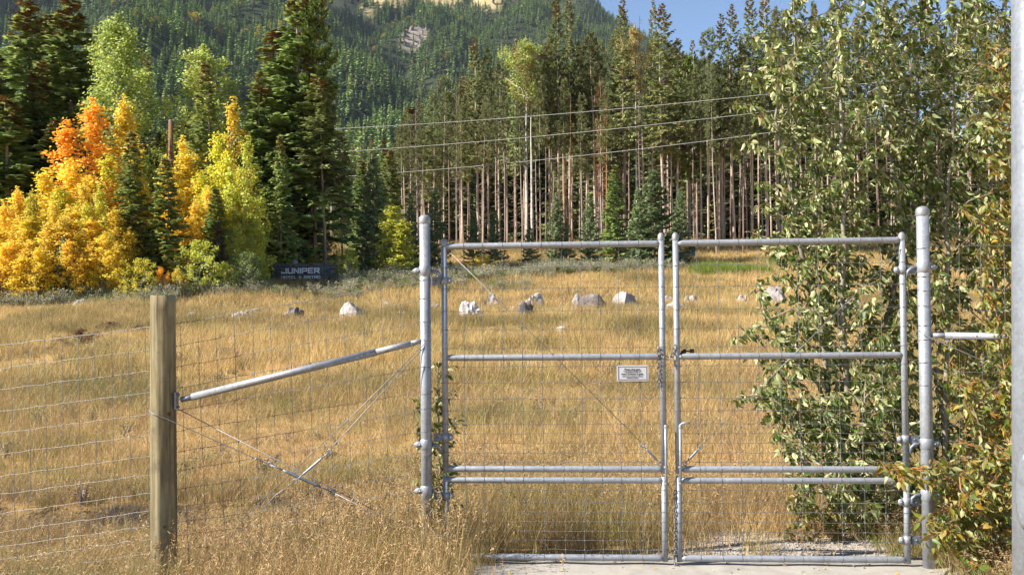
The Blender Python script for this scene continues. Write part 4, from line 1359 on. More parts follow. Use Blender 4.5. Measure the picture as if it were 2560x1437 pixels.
# ---- wooden line post
wp = at(409, 1000, 7.95)
wzt = at(409, 739, 7.95)[2]
wt = thing("wooden_fence_post", (wp[0], wp[1], -.3), "thick round weathered wooden fence post on the left", "post")
m = MB()
nseg, nr = 40, 26
g = np.random.default_rng(8)
ph = g.uniform(0, 6.28, 6)
vs = []
for i in range(nr + 1):
    z = -.75 + (wzt + .75) * i / nr
    r = .103 - .006 * (i / nr)
    for j in range(nseg):
        w = 2 * math.pi * j / nseg
        d = .0025 * math.sin(3 * w + ph[0] + .8 * z) + .0018 * math.sin(7 * w + ph[1] + 1.5 * z) + g.normal(0, .0007)
        if j in (27, 28) and i > 5:
            d -= .006
        vs.append((wp[0] + (r + d) * math.cos(w), wp[1] + (r + d) * math.sin(w), z + (g.normal(0, .002) if i == nr else 0)))
fs = [(i * nseg + j, i * nseg + (j + 1) % nseg, (i + 1) * nseg + (j + 1) % nseg, (i + 1) * nseg + j) for i in range(nr) for j in range(nseg)]
fs.append(tuple(nr * nseg + j for j in range(nseg)))
m.add(vs, fs, 0, True)
m.build("shaft", M['post_wood'], wt)
for (px, py) in ((377, 993), (377, 1020)):                # bolt ends on the left side
    p = at(px, py, 7.95); m = MB(); m.tube([p + np.array([.03, 0, 0]), p - np.array([.006, 0, 0])], .009, 8); m.build("bolt_end", M['galv'], wt)

# ---- fence runs of woven wire
FN = np.array([0, -1.0, 0])


def fence_run(label, A, B, zsA, zsB, spacing, name="wire_fence", twist=.003, group="woven wire fence runs", lean=0.0):
    """A,B: plan positions of the ends; zsA,zsB: wire heights at both ends"""
    A = np.array(A, float); B = np.array(B, float)
    L = np.linalg.norm(B - A); n = int(L / spacing)
    t = thing(name, (A[0], A[1], 0), label, "fence", group)
    for k, (za, zb) in enumerate(zip(zsA, zsB)):
        m = MB(); m.tube(wavy((A[0], A[1], za), (B[0], B[1], zb), 2 * n, twist, wr), .0026 if k == 0 else .0021, 5, caps=False)
        m.build("horizontal_wire", M['wire'], t)
    for i in range(1, n + 1):
        u = (i - .4) * spacing / L
        if u >= 1:
            continue
        m = MB(); pts = []
        q = wr.normal(0, .006)
        for k, (za, zb) in enumerate(zip(zsA, zsB)):
            p = A + (B - A) * u; p = p + (B - A) / L * (lean * k / len(zsA) + q * (k - 6) / 6)
            pts.append(np.array([p[0], p[1], za + (zb - za) * u])); m.knob(pts[-1], .0068)
        m.tube(pts, .0019, 5, caps=False)
        m.build("vertical_wire", M['wire'], t)
    return t


ys_left = [863, 921, 974, 1028, 1082, 1135, 1189, 1234, 1281, 1326, 1363, 1395, 1432, 1465]      # wire rows where the run leaves the frame
LE = at(0, 1000, 8.35)
zsE = [at(0, y, 8.35)[2] for y in ys_left]
WPp = np.array([wp[0], wp[1] + .12])
ys_post = [812, 868, 921, 974, 1028, 1080, 1132, 1178, 1224, 1268, 1305, 1338, 1372, 1402]
zsP = [at(409, y, wp[1] + .12)[2] for y in ys_post]
sl = (np.array(zsP) - np.array(zsE)) / (WPp[0] - LE[0])
EX = np.array([LE[0] - 1.6, LE[1] + .25])
zsX = [ze + s * (EX[0] - LE[0]) for ze, s in zip(zsE, sl)]
fence_run("woven wire fence left of the round wooden post", EX, WPp, zsX, zsP, .1505, lean=.05)
ys_main = [702, 750, 804, 852, 917, 978, 1022, 1076, 1130, 1180, 1222, 1262, 1300, 1335]
zsM = [at(1065, y, PL[1] + .05)[2] for y in ys_main]
fence_run("woven wire fence between the wooden post and the left steel post", WPp, (PL[0], PL[1] + .05), zsP, zsM, .1505, lean=.09)
RB = at(2700, 1000, 7.35)
ys_r = [616, 672, 725, 778, 830, 880, 928, 975, 1018, 1060, 1100, 1140, 1180]
zsR = [at(2315, y, PR[1] + .04)[2] for y in ys_r]
fence_run("woven wire fence running right from the right steel post", (PR[0], PR[1] + .04), (RB[0], RB[1] + .04), zsR, [z - .01 for z in zsR], .162)

# ---- brace rails
a = at(447, 1000, 7.92); b = at(1050, 853, 7.84)
br = thing("brace_rail", a, "slanting galvanised brace rail from the wooden post up to the left steel post", "rail", "brace rails")
d = (b - a); Lb = np.linalg.norm(d); d /= Lb
m = MB(); m.tube([a + d * .11, b - d * .36], .0295, 20); m.build("outer_tube", M['galv'], br)
m = MB(); m.tube([b - d * .37, b - d * .07], .0245, 18); m.tube([b - d * .075, b + d * .01], [.024, .018], 10); m.build("inner_tube", M['galv'], br)
m = MB(); m.tube([a + d * .02, a + d * .06, a + d * .14], [.022, .022, .0285], 12); m.build("flattened_end", M['galv_dark'], br)
m = MB()
pl = at(441, 1001, 7.915)
m.box(pl, (.014, .07, .132), None); m.knob(pl + np.array([.018, 0, .05]), .013); m.knob(pl + np.array([.018, 0, -.05]), .013)
m.build("mounting_plate", M['galv_dark'], br)
m = MB()
for s in (.18, .42, .47, .06):
    q = b - d * s + np.array([0, -.027, 0]); m.tube([q + np.array([0, .01, 0]), q + np.array([0, -.004, 0])], .008, 8)
m.build("rail_bolt", M['galv_dark'], br)

a = at(2332, 838, 7.58); b = at(2760, 846, 7.3)
br = thing("brace_rail", a, "level galvanised brace rail right of the right steel post", "rail", "brace rails")
d = (b - a); d /= np.linalg.norm(d)
m = MB(); m.tube([a, a + d * .10], .019, 14); m.build("inner_tube", M['galv'], br)
m = MB(); m.tube([a + d * .085, b], .0265, 18); m.build("outer_tube", M['galv'], br)
m = MB()
for s in (.30, .42):
    q = a + d * s + np.array([0, -.024, 0]); m.tube([q + np.array([0, .01, 0]), q + np.array([0, -.004, 0])], .008, 8)
m.build("rail_bolt", M['galv_dark'], br)

# ---- brace cables with turnbuckles
c1 = at(380, 1020, 7.84)
ca = thing("brace_cable", c1, "double steel brace cable running down from the wooden post to the right", "cable", "brace cables")
wrap = [np.array([wp[0] + .106 * math.cos(w), wp[1] + .106 * math.sin(w), z]) for w, z in
        zip(np.linspace(math.pi * 1.0, math.pi * 1.62, 7), np.linspace(at(380, 1018, 7.95)[2], at(428, 1044, 7.85)[2], 7))]
rod_part(ca, "cable_strand", wrap + [at(640, 1146, 7.86), at(668, 1158, 7.86)], .0034, 'cable')
rod_part(ca, "cable_strand", [at(445, 1022, 7.97), at(820, 1215, 7.9), at(960, 1287, 7.86)], .0034, 'cable')
rod_part(ca, "cable_strand", [at(838, 1233, 7.85), at(940, 1285, 7.84), at(1056, 1325, 7.83)], .0034, 'cable')
turnbuckle(ca, at(676, 1161, 7.86), at(832, 1230, 7.86), r=.0105)
m = MB(); m.knob(at(640, 1147, 7.855), .014); m.build("cable_clamp", M['galv'], ca)
c2 = at(1072, 845, 7.78)
cb = thing("brace_cable", c2, "double steel brace cable slanting down left from the left steel post", "cable", "brace cables")
rod_part(cb, "cable_strand", [at(1078, 842, 7.80), at(900, 1020, 7.83), at(590, 1312, 7.9)], .0032, 'cable')
rod_part(cb, "cable_strand", [at(1080, 846, 7.78), at(840, 1107, 7.80), at(826, 1124, 7.80)], .0032, 'cable')
rod_part(cb, "cable_strand", [at(735, 1205, 7.82), at(690, 1236, 7.84), at(600, 1330, 7.88)], .0032, 'cable')
turnbuckle(cb, at(824, 1128, 7.80), at(738, 1202, 7.82), r=.009, mat='galv')
m = MB(); m.knob(at(840, 1108, 7.795), .014); m.build("cable_clamp", M['galv_dark'], cb)
cc = thing("brace_cable", at(2300, 828, 7.55), "steel brace cable falling right from the right steel post", "cable", "brace cables")
rod_part(cc, "cable_strand", [at(2298, 826, 7.6), at(2312, 838, 7.545), at(2420, 885, 7.5), at(2600, 965, 7.3)], .0036, 'cable')
rod_part(cc, "cable_strand", [at(2335, 836, 7.62), at(2430, 878, 7.58), at(2600, 948, 7.4)], .0036, 'cable')

# ---- tall pole close to the camera at the right edge
rp = .10; dep = 4.1
pp = at(2536 + rp / dep * FPX * 1.01, 1437, dep); pq = at(2533 + rp / dep * FPX * 1.01, 0, dep)
slope = (pq - pp) / (pq[2] - pp[2])
def pole_at(z): return pp + slope * (z - pp[2])
pt = thing("steel_lamp_pole", (pp[0], pp[1], 0), "thick pale galvanised pole cut by the right edge of the picture", "pole")
m = MB(); m.tube([pole_at(-.3), pole_at(1.6), pole_at(5.2)], [rp * 1.0, rp * .995, rp * .97], 48); m.build("shaft", M['galv_pole'], pt)
m = MB()
zc = at(2550, 1222, dep)[2]
k = 28
ang = math.pi + .62
for ring, (ra, out) in enumerate(((1.0, .001), (1.0, .010), (.82, .013), (0, .013))):
    for j in range(k):
        w = 2 * math.pi * j / k
        aa = ang + .42 * ra * math.cos(w); zz = zc + .155 * ra * math.sin(w)
        ax_ = pole_at(zz); m.v.append((ax_[0] + (rp + out) * math.cos(aa), ax_[1] + (rp + out) * math.sin(aa), zz))
for i in range(3):
    for j in range(k):
        m.f.append((i * k + j, i * k + (j + 1) % k, (i + 1) * k + (j + 1) % k, (i + 1) * k + j)); m.m.append(0); m.smooth.append(True)
m.build("hand_hole_cover", M['galv_pole'], pt)

# ---- chains
def link_mesh(L, W, r):
    m = MB(); pts = []
    for i in range(17):
        w = 2 * math.pi * i / 16
        pts.append(np.array([math.cos(w) * W / 2, 0, math.sin(w) * W / 2 + (L - W) / 2 * (1 if math.sin(w) > .01 else (-1 if math.sin(w) < -.01 else 0))]))
    m.tube(pts, r, 6, caps=False)
    return m.mesh("link", M['chain'])


LINK = link_mesh(.040, .024, .0042)


def chain(label, pts, pitch=.031):
    pts = [np.array(p, float) for p in pts]
    t = thing("chain", pts[0], label, "chain", "gate chains")
    seg = [np.linalg.norm(pts[i + 1] - pts[i]) for i in range(len(pts) - 1)]
    tot = sum(seg); n = int(tot / pitch)
    for i in range(n + 1):
        s = min(i * pitch, tot - 1e-6); k = 0
        while s > seg[k]:
            s -= seg[k]; k += 1
        d = (pts[k + 1] - pts[k]) / seg[k]; p = pts[k] + d * s
        o = put("link", LINK, t)
        q = Vector(tuple(d)).to_track_quat('Z', 'Y')
        o.rotation_mode = 'QUATERNION'
        from mathutils import Quaternion
        o.rotation_quaternion = q @ Quaternion((0, 0, 1), (.35 if i % 2 else 1.75))
        o.location = tuple(p - pts[0])
    return t


chain("grey chain looped round the two middle gate stiles", [gp(1686, 868, .03), gp(1682, 884, .035), gp(1672, 895, .045), gp(1662, 893, .05), gp(1652, 876, .045), gp(1645, 867, .03), gp(1645, 890, .034), gp(1646, 930, .03), gp(1646, 968, .03)])
chain("dark chain hanging between the gate stiles down to the concrete", [gp(1688, 1230, .01), gp(1688, 1300, .012), gp(1688, 1398, .012), gp(1687, 1412, .03)])

# ---- the notice
nc = gp(1581, 932, .012)
nt_ = thing("notice_sign", nc, "small white bilingual notice wired to the left gate leaf", "sign")
W2, H2 = .245, .122
m = MB(); m.box(nc, (W2, .004, H2), (GU, GN, UPZ)); m.build("sign_board", M['plastic_white'], nt_)
m = MB()
for (dx, dz, w, h) in ((0, H2 / 2 - .011, W2 - .026, .0022), (0, -H2 / 2 + .011, W2 - .026, .0022), (-W2 / 2 + .013, 0, .0022, H2 - .022), (W2 / 2 - .013, 0, .0022, H2 - .022), (0, .006, W2 * .47, .0012)):
    m.box(nc + GU * dx + UPZ * dz + GN * .0032, (w, .0016, h), (GU, GN, UPZ))
m.build("printed_border", M['print_black'], nt_)


def text_mesh(txt, size, extr=.0004, xs=1.0, offset=0.0):
    cu = bpy.data.curves.new("lettering", 'FONT'); cu.body = txt; cu.size = size; cu.align_x = 'CENTER'; cu.extrude = extr
    cu.offset = offset; cu.resolution_u = 3
    o = bpy.data.objects.new("lettering", cu); COL.objects.link(o)
    bpy.context.view_layer.update()
    me = bpy.data.meshes.new_from_object(o.evaluated_get(bpy.context.evaluated_depsgraph_get()))
    bpy.data.objects.remove(o)
    return me


def place_text(txt, c, size, mat, parent, xs=1.0, offset=0.0):
    me = text_mesh(txt, size, xs=xs, offset=offset)
    me.materials.clear(); me.materials.append(mat)
    o = put("lettering", me, parent)
    R3 = Matrix((tuple(GU * xs), tuple(UPZ), tuple(GN))).transposed()
    o.matrix_local = Matrix.Translation(Vector(tuple(np.array(c) - np.array(parent.location)))) @ R3.to_4x4()
    return o


for (txt, dz, size, xs, off) in (("Please shut gate.", .024, .0175, 1.08, .0005), ("Keep animals off the road.", .0115, .0118, 1.12, .0001),
                                 ("Prière de fermer la grille.", -.0125, .0160, 1.05, .0005), ("Aidez-nous à garder les animaux", -.0275, .0110, 1.1, .0002), ("derrière la clôture.", -.0395, .0110, 1.1, .0002)):
    place_text(txt, nc + UPZ * dz + GN * .0035, size, M['print_black'], nt_, xs, off)
for (sx, sz) in ((-1, 1), (1, 1), (-1, -1), (1, -1)):
    m = MB(); q = nc + GU * sx * (W2 / 2 - .008) + UPZ * sz * (H2 / 2 - .007) + GN * .003
    m.tube([q - GN * .004, q + GN * .003], .003, 6); m.build("rivet", M['galv'], nt_)

# ================================================================== boulders in the meadow
GR = "boulders lying across the meadow"
ROCKS = [
    (1178, 796, 70, 42, 'rock_white', "large white boulder seen through the left part of the gate"),
    (1232, 768, 42, 34, 'rock', "pinkish boulder behind and right of the large white one"),
    (1334, 768, 44, 36, 'rock', "pale boulder behind the one with the dark face"),
    (1312, 787, 46, 34, 'rock_dark', "boulder with a dark shaded face in front of the pale one"),
    (1443, 768, 26, 34, 'rock', "narrow upright boulder left of the wide dark boulder"),
    (1487, 774, 76, 38, 'rock_dark', "wide dark grey-brown boulder in the middle of the row"),
    (1566, 770, 60, 38, 'rock', "wedge-shaped boulder between the wide dark one and the gate's middle"),
    (1668, 766, 56, 30, 'rock', "boulder half hidden behind the middle gate stiles"),
    (1690, 778, 44, 24, 'rock_white', "low slab just right of the middle gate stiles"),
    (1722, 764, 38, 28, 'rock', "broken boulder right of the middle gate stiles"),
    (1752, 762, 18, 13, 'rock', "small stone left of three paler boulders by the poplar"),
    (1812, 764, 34, 20, 'rock', "pale low boulder left of the poplar's lowest branch"),
    (1862, 764, 40, 26, 'rock', "pinkish boulder behind the poplar's left twig"),
    (1938, 762, 70, 44, 'rock', "big grey boulder behind the poplar's left branches"),
    (885, 795, 66, 38, 'rock', "two-toned boulder below the right end of the sign wall"),
    (737, 797, 48, 26, 'rock_dark', "wedge of rock below the sign wall, left of the two-toned boulder"),
    (608, 800, 52, 26, 'rock_white', "low pale boulder between the wooden post and the wedge of rock"),
    (640, 785, 30, 14, 'rock', "small flat stone above the low pale boulder"),
    (970, 772, 46, 16, 'rock', "flat buried stone left of the left steel post"),
    (1006, 792, 34, 12, 'rock_white', "small flat stone nearest the left steel post"),
    (205, 773, 40, 24, 'rock_white', "white boulder at the scrub edge on the far left"),
    (70, 780, 18, 14, 'rock_white', "small pointed white stone at far left"),
    (112, 770, 24, 10, 'rock', "half buried stone between the white boulder and the pointed stone"),
    (14, 776, 34, 18, 'rock', "boulder at the left edge of the picture"),
    (1405, 828, 46, 12, 'rock_white', "flat white stone lying closer than the boulder row"),
    (343, 778, 26, 8, 'rock', "curved sliver of stone left of the wooden post"),
    (2392, 772, 110, 34, 'rock', "long grey boulder seen through the fence right of the gate"),
    (2045, 775, 50, 30, 'rock', "boulder behind the middle of the poplar"),
    (1545, 708, 14, 8, 'rock', "tiny far stone above the wedge-shaped boulder"),
    (480, 792, 26, 12, 'rock_white', "low white stone right of the wooden post"),
    (560, 786, 22, 10, 'rock', "low stone left of the low pale boulder"),
    (800, 778, 24, 12, 'rock', "small stone between the wedge of rock and the two-toned boulder"),
    (1090, 775, 26, 16, 'rock', "boulder just right of the left steel post"),
    (1282, 775, 18, 12, 'rock_white', "small stone between the pinkish boulder and the dark-faced one"),
    (1625, 772, 22, 14, 'rock', "small boulder left of the middle gate stiles"),
    (1785, 768, 20, 12, 'rock_white', "little white stone right of the middle gate stiles"),
    (2130, 772, 44, 24, 'rock', "boulder behind the right part of the poplar clump"),
]
g = np.random.default_rng(31)
for i, (px, py, w, h, mt, lab) in enumerate(ROCKS):
    p = ground_hit(px, py)
    d = p[1]
    sx = w / FPX * d / 2 * 1.12; sz = h / FPX * d * .95
    o = put("boulder", rock_mesh(300 + i, sx, sx * g.uniform(.7, 1.0), sz, M[mt], 20, 13, .45), None, (p[0], p[1], float(gz(p[0], p[1])) + sz * .10))
    o.rotation_euler = (g.uniform(-.15, .15), g.uniform(-.12, .25), g.uniform(-.4, .4))
    tag(o, lab, "boulder", GR)

# ================================================================== sign wall of stacked slate
sp = ground_hit(745, 712)
SD = sp[1]
kpx = SD / FPX                                            # metres per photo pixel at the sign
sw, sh = 142 * kpx, 62 * kpx
sx0 = at(683, 680, SD)[0]
sz1 = at(745, 659, SD)[2]; sz0 = float(gz(sp[0], SD)) - .2
st = thing("stone_sign_wall", (sx0 + sw / 2, SD, sz0), "dark stacked-stone wall with the pale letters JUNIPER HOTEL & BISTRO", "sign")
m = MB(); m.box((sx0 + sw / 2, SD + .42, (sz0 + sz1) / 2), (sw - .06, .7, sz1 - sz0 - .05)); m.build("wall_core", M['slate'], st)
g = np.random.default_rng(41)
slab = {}
zc = sz0
SH = .10
rowi = 0
stone_protos = []
for k in range(6):
    b = MB(); L = 1.0
    j = g.uniform(-.08, .08, (8, 3))
    c = [(-.5, -.5, -.5), (.5, -.5, -.5), (.5, .5, -.5), (-.5, .5, -.5), (-.5, -.5, .5), (.5, -.5, .5), (.5, .5, .5), (-.5, .5, .5)]
    b.add([np.array(c[i]) + j[i] for i in range(8)], [(0, 3, 2, 1), (4, 5, 6, 7), (0, 1, 5, 4), (1, 2, 6, 5), (2, 3, 7, 6), (3, 0, 4, 7)])
    stone_protos.append(b.mesh("stone", M['slate']))
cnt = 0
while zc < sz1 - .02:
    h = min(SH * g.uniform(.75, 1.35), sz1 - zc)
    x = sx0 + g.uniform(-.05, 0)
    while x < sx0 + sw:
        L = g.uniform(.18, .5)
        o = put("stone", stone_protos[cnt % 6], st)
        o.location = (x + L / 2 - (sx0 + sw / 2), .02 + g.uniform(-.03, .03), zc + h / 2 - sz0)
        o.scale = (L * .97, .16, h * .93); cnt += 1
        x += L
    zc += h
m = MB()                                                  # gabion wire
for i in range(int(sw / .15) + 1):
    x = sx0 + i * .15; m.tube([(x, SD - .12, sz0), (x, SD - .12, sz1)], .006, 4, caps=False)
for i in range(int((sz1 - sz0) / .15) + 1):
    z = sz0 + i * .15; m.tube([(sx0, SD - .125, z), (sx0 + sw, SD - .125, z)], .006, 4, caps=False)
tag(m.build("gabion_wire", M['galv_dark'], st), kind='stuff')

LET = {  # strokes as polygons on a 1.25 x 1 cell, stroke .26
    'J': [[(.25, 0), (1.25, 0), (1.25, 1), (.97, 1), (.97, .25), (.25, .25)], [(.0, 0), (.25, 0), (.25, .25), (.25, .36), (.0, .36)]],
    'U': [[(0, 0), (1.25, 0), (1.25, 1), (.97, 1), (.97, .25), (.28, .25), (.28, 1), (0, 1)]],
    'N': [[(0, 0), (.28, 0), (.28, 1), (0, 1)], [(.97, 0), (1.25, 0), (1.25, 1), (.97, 1)], [(.28, 1), (.28, .64), (.97, 0), (.97, .36)]],
    'I': [[(0, 0), (.29, 0), (.29, 1), (0, 1)]],
    'P': [[(0, 0), (.28, 0), (.28, 1), (0, 1)], [(.28, .78), (1.25, .78), (1.25, 1), (.28, 1)], [(.28, .33), (1.25, .33), (1.25, .56), (.28, .56)], [(.98, .56), (1.25, .56), (1.25, .78), (.98, .78)]],
    'E': [[(0, 0), (.28, 0), (.28, 1), (0, 1)], [(.28, 0), (1.2, 0), (1.2, .23), (.28, .23)], [(.28, .4), (1.1, .4), (1.1, .61), (.28, .61)], [(.28, .78), (1.2, .78), (1.2, 1), (.28, 1)]],
    'R': [[(0, 0), (.28, 0), (.28, 1), (0, 1)], [(.28, .78), (1.25, .78), (1.25, 1), (.28, 1)], [(.28, .36), (1.25, .36), (1.25, .58), (.28, .58)], [(.98, .58), (1.25, .58), (1.25, .78), (.98, .78)], [(.6, .36), (.95, .36), (1.4, 0), (1.02, 0)]],
    'H': [[(0, 0), (.28, 0), (.28, 1), (0, 1)], [(.97, 0), (1.25, 0), (1.25, 1), (.97, 1)], [(.28, .39), (.97, .39), (.97, .62), (.28, .62)]],
    'O': [[(0, 0), (.28, 0), (.28, 1), (0, 1)], [(.97, 0), (1.25, 0), (1.25, 1), (.97, 1)], [(.28, 0), (.97, 0), (.97, .23), (.28, .23)], [(.28, .77), (.97, .77), (.97, 1), (.28, 1)]],
    'T': [[(0, .77), (1.25, .77), (1.25, 1), (0, 1)], [(.49, 0), (.77, 0), (.77, .77), (.49, .77)]],
    'L': [[(0, 0), (.28, 0), (.28, 1), (0, 1)], [(.28, 0), (1.15, 0), (1.15, .24), (.28, .24)]],
    'B': [[(0, 0), (.28, 0), (.28, 1), (0, 1)], [(.28, 0), (1.25, 0), (1.25, .22), (.28, .22)], [(.28, .4), (1.2, .4), (1.2, .6), (.28, .6)], [(.28, .78), (1.15, .78), (1.15, 1), (.28, 1)], [(.98, .22), (1.25, .22), (1.25, .4), (.98, .4)], [(.9, .6), (1.15, .6), (1.15, .78), (.9, .78)]],
    'S': [[(0, 0), (1.25, 0), (1.25, .22), (0, .22)], [(0, .4), (1.25, .4), (1.25, .6), (0, .6)], [(0, .78), (1.25, .78), (1.25, 1), (0, 1)], [(.97, .22), (1.25, .22), (1.25, .4), (.97, .4)], [(0, .6), (.28, .6), (.28, .78), (0, .78)]],
    '&': [[(0, 0), (.9, 0), (.9, .22), (0, .22)], [(0, .22), (.26, .22), (.26, .5), (0, .5)], [(.1, .5), (1.2, .5), (1.2, .68), (.1, .68)], [(.15, .68), (.4, .68), (.4, 1), (.15, 1)], [(.4, .82), (.9, .82), (.9, 1), (.4, 1)], [(.75, .22), (1.0, .22), (1.0, .5), (.75, .5)], [(.9, .1), (1.2, 0), (1.2, .12), (1.0, .22)]],
}


def letters(txt, pxa, pxb, pya, pyb, dep):
    wid = sum((.29 if ch == 'I' else (.7 if ch == ' ' else 1.25)) + .16 for ch in txt) - .16
    x0 = at(pxa, pyb, SD)[0]; x1 = at(pxb, pyb, SD)[0]
    zt = at((pxa + pxb) / 2, pya, SD)[2]; zb = at((pxa + pxb) / 2, pyb, SD)[2]
    kx = (x1 - x0) / wid; kz = zt - zb
    x = x0
    for ch in txt:
        if ch == ' ':
            x += .86 * kx; continue
        m = MB()
        for q, poly in enumerate(LET[ch]):
            m.prism([(p[0] * kx, p[1] * kz) for p in poly], (x, SD - .15 - .0015 * q, zb), (1, 0, 0), (0, 0, 1), dep)
        m.build("letter", M['letters'], st)
        x += ((.29 if ch == 'I' else 1.25) + .16) * kx


letters("JUNIPER", 705, 800, 670, 684, .07)
letters("HOTEL & BISTRO", 705, 802, 689.5, 697, .05)
m = MB()
for px in (698, 735, 772):                                # little rusty spot lamps along the wall's top edge
    p = at(px, 666, SD); m = MB(); m.box((p[0], SD - .14, p[2]), (.09, .1, .13)); m.tube([(p[0], SD - .1, p[2] + .06), (p[0], SD + .05, p[2] + .12)], .012, 5)
    m.build("sign_lamp", M['kiosk_brown'], st)
# grey box on the wall
p = at(736, 658, SD)
bx = thing("junction_box", (p[0], SD + .35, sz1), "small grey utility box with a thin cap standing on the sign wall", "utility box")
m = MB(); m.box((p[0] - .06, SD + .3, sz1 + .10), (.10, .1, .20)); m.box((p[0] + .06, SD + .3, sz1 + .10), (.10, .1, .20)); m.build("housing", M['galv'], bx)
m = MB(); m.tube([(p[0], SD + .32, sz1), (p[0], SD + .32, sz1 + .30)], .025, 8); m.lathe((p[0], SD + .32, sz1 + .30), [(.03, 0), (.055, .01), (.05, .05), (0, .06)], 8); m.build("stem", M['galv_dark'], bx)
# floodlight aimed at the wall
fp = ground_hit(853, 712)
fl = thing("floodlight", fp, "small black floodlight on a stake right of the sign wall", "floodlight")
m = MB(); m.tube([fp, fp + np.array([0, 0, .26])], .035, 6); m.build("stake", M['galv_dark'], fl)
m = MB(); m.box(fp + np.array([-.06, 0, .36]), (.26, .18, .16), [(.97, 0, .22), (0, 1, 0), (-.22, 0, .97)]); m.box(fp + np.array([-.06, -.1, .44]), (.28, .06, .02), [(.97, 0, .22), (0, 1, 0), (-.22, 0, .97)]); m.build("lamp_head", M['black'], fl)

# ================================================================== information box, hoop rail and bins behind the gate
kd = 58.0
kp = ground_hit(1715, 655); kd = kp[1]; kk = kd / FPX
kb = float(gz(kp[0], kd))
ki = thing("information_box", (kp[0], kd, kb), "brown and orange wooden information box with a dark green side behind the gate", "kiosk")
def kx(px): return at(px, 640, kd)[0]
def kz(py): return at(1715, py, kd)[2]
m = MB(); m.box(((kx(1694) + kx(1722)) / 2, kd + .2, (kz(612) + kz(640)) / 2), (kx(1722) - kx(1694), .5, kz(612) - kz(640))); m.build("cabinet", M['kiosk_brown'], ki)
for (pa, pb) in ((1702, 1710), (1713, 1722)):
    m = MB(); m.box(((kx(pa) + kx(pb)) / 2, kd - .07, (kz(614) + kz(634)) / 2), (kx(pb) - kx(pa), .04, kz(614) - kz(634))); m.build("orange_panel", M['kiosk_orange'], ki)
m = MB(); m.box(((kx(1723) + kx(1738)) / 2, kd + .22, (kz(610) + kz(640)) / 2), (kx(1738) - kx(1723), .6, kz(610) - kz(640))); m.build("side_panel", M['kiosk_dark'], ki)
m = MB(); m.box(((kx(1690) + kx(1741)) / 2, kd + .2, kz(609)), (kx(1741) - kx(1690), .8, .07)); m.build("roof", M['kiosk_dark'], ki)
for px in (1699, 1728):
    m = MB(); m.box((kx(px), kd + .15, (kb - .2 + kz(639)) / 2), (.1, .1, kz(639) - kb + .2)); m.build("leg", M['kiosk_orange' if px > 1710 else 'kiosk_brown'], ki)
hd = kd - 2.2
h0 = at(1705, 672, hd); h1 = at(1731, 660, hd)
hz_ = at(1715, 636, hd)[2]
hp = thing("hoop_rail", (h0[0], hd, float(gz(h0[0], hd))), "bent galvanised pipe hoop in front of the brown information box", "rail")
m = MB()
pts = [(h0[0], hd, float(gz(h0[0], hd)) - .1), (h0[0], hd, hz_ - .14), (h0[0] + .04, hd, hz_ - .05), (h0[0] + .14, hd, hz_), (h1[0] - .14, hd + .1, hz_), (h1[0] - .04, hd + .1, hz_ - .05), (h1[0], hd + .1, hz_ - .14), (h1[0], hd + .1, float(gz(h1[0], hd)) - .1)]
m.tube(pts, .04, 8); m.build("pipe", M['galv'], hp)
for px, lab in ((1685, "pale teal bin left of the brown information box"), (1714, "dark teal bin under the brown information box")):
    b0 = at(px, 656, kd + .4); zb = float(gz(b0[0], kd + .4)); w = .24 if px < 1700 else .55
    bi = thing("waste_bin", (b0[0], kd + .4, zb), lab, "bin", "teal bins")
    m = MB(); m.box((b0[0], kd + .4, zb + .2), (w, .3, .5)); m.build("bin_body", M['kiosk_green'], bi)
    m = MB(); m.box((b0[0], kd + .4, zb + .46), (w + .05, .34, .04)); m.build("lid", M['kiosk_green'], bi)

# ================================================================== power line
def sag(a, b, n, s):
    a = np.array(a); b = np.array(b)
    return [a + (b - a) * t - np.array([0, 0, s * 4 * t * (1 - t)]) for t in np.linspace(0, 1, n + 1)]


LN = [((690, 328), (2580, 160), "highest of the three pale power lines crossing the stand", (1500, 277)),
      ((690, 388), (2580, 193), "middle one of the three power lines crossing the stand", (1500, 326)),
      ((690, 450), (2580, 236), "lowest of the three power lines crossing the stand", (1500, 384))]
for (p0, p1, lab, pm) in LN:
    a = at(p0[0], p0[1], 74); b = at(p1[0], p1[1], 47)
    # the sag that brings the span through the row seen mid way
    t = .5; md = None
    best = (9e9, 0)
    for s in np.linspace(0, 3, 121):
        P = np.array(sag(a, b, 60, s)); X, Yp, _ = proj(P)
        e = abs(np.interp(pm[0], X, Yp) - pm[1])
        if e < best[0]:
            best = (e, s)
    # continue the span past the frame on the right
    ext = b + (b - a) * .25 + np.array([0, 0, 1.2])
    m = MB(); m.tube(sag(a, b, 40, best[1]) + [ext], .017, 5, caps=False)
    o = m.build("power_line", M['powerline'], None, a)
    tag(o, lab, "cable", "power lines")
# poles
pd = 76.0; pb = at(690, 500, pd); zb = float(gz(pb[0], pb[1]))
up = thing("utility_pole", (pb[0], pb[1], zb), "utility pole hidden in the central spruces, carrying the power lines", "pole", "utility poles")
m = MB(); m.tube([(pb[0], pb[1], zb - .5), (pb[0], pb[1], at(690, 300, pd)[2])], [.16, .11], 12); m.build("pole_shaft", M['pole_wood'], up)
for py in (322, 384):
    z = at(690, py, pd)[2]; m = MB(); m.box((pb[0], pb[1] - .1, z), (2.0, .12, .14)); m.build("crossarm", M['pole_wood'], up)
pd = 52; pb = at(427, 500, pd); zb = float(gz(pb[0], pb[1]))
up = thing("utility_pole", (pb[0], pb[1], zb), "red-brown pole top standing between the left aspens", "pole", "utility poles")
m = MB(); m.tube([(pb[0], pb[1], zb - .5), (pb[0], pb[1], at(427, 301, pd)[2])], [.15, .11], 12); m.build("pole_shaft", M['pole_wood'], up)
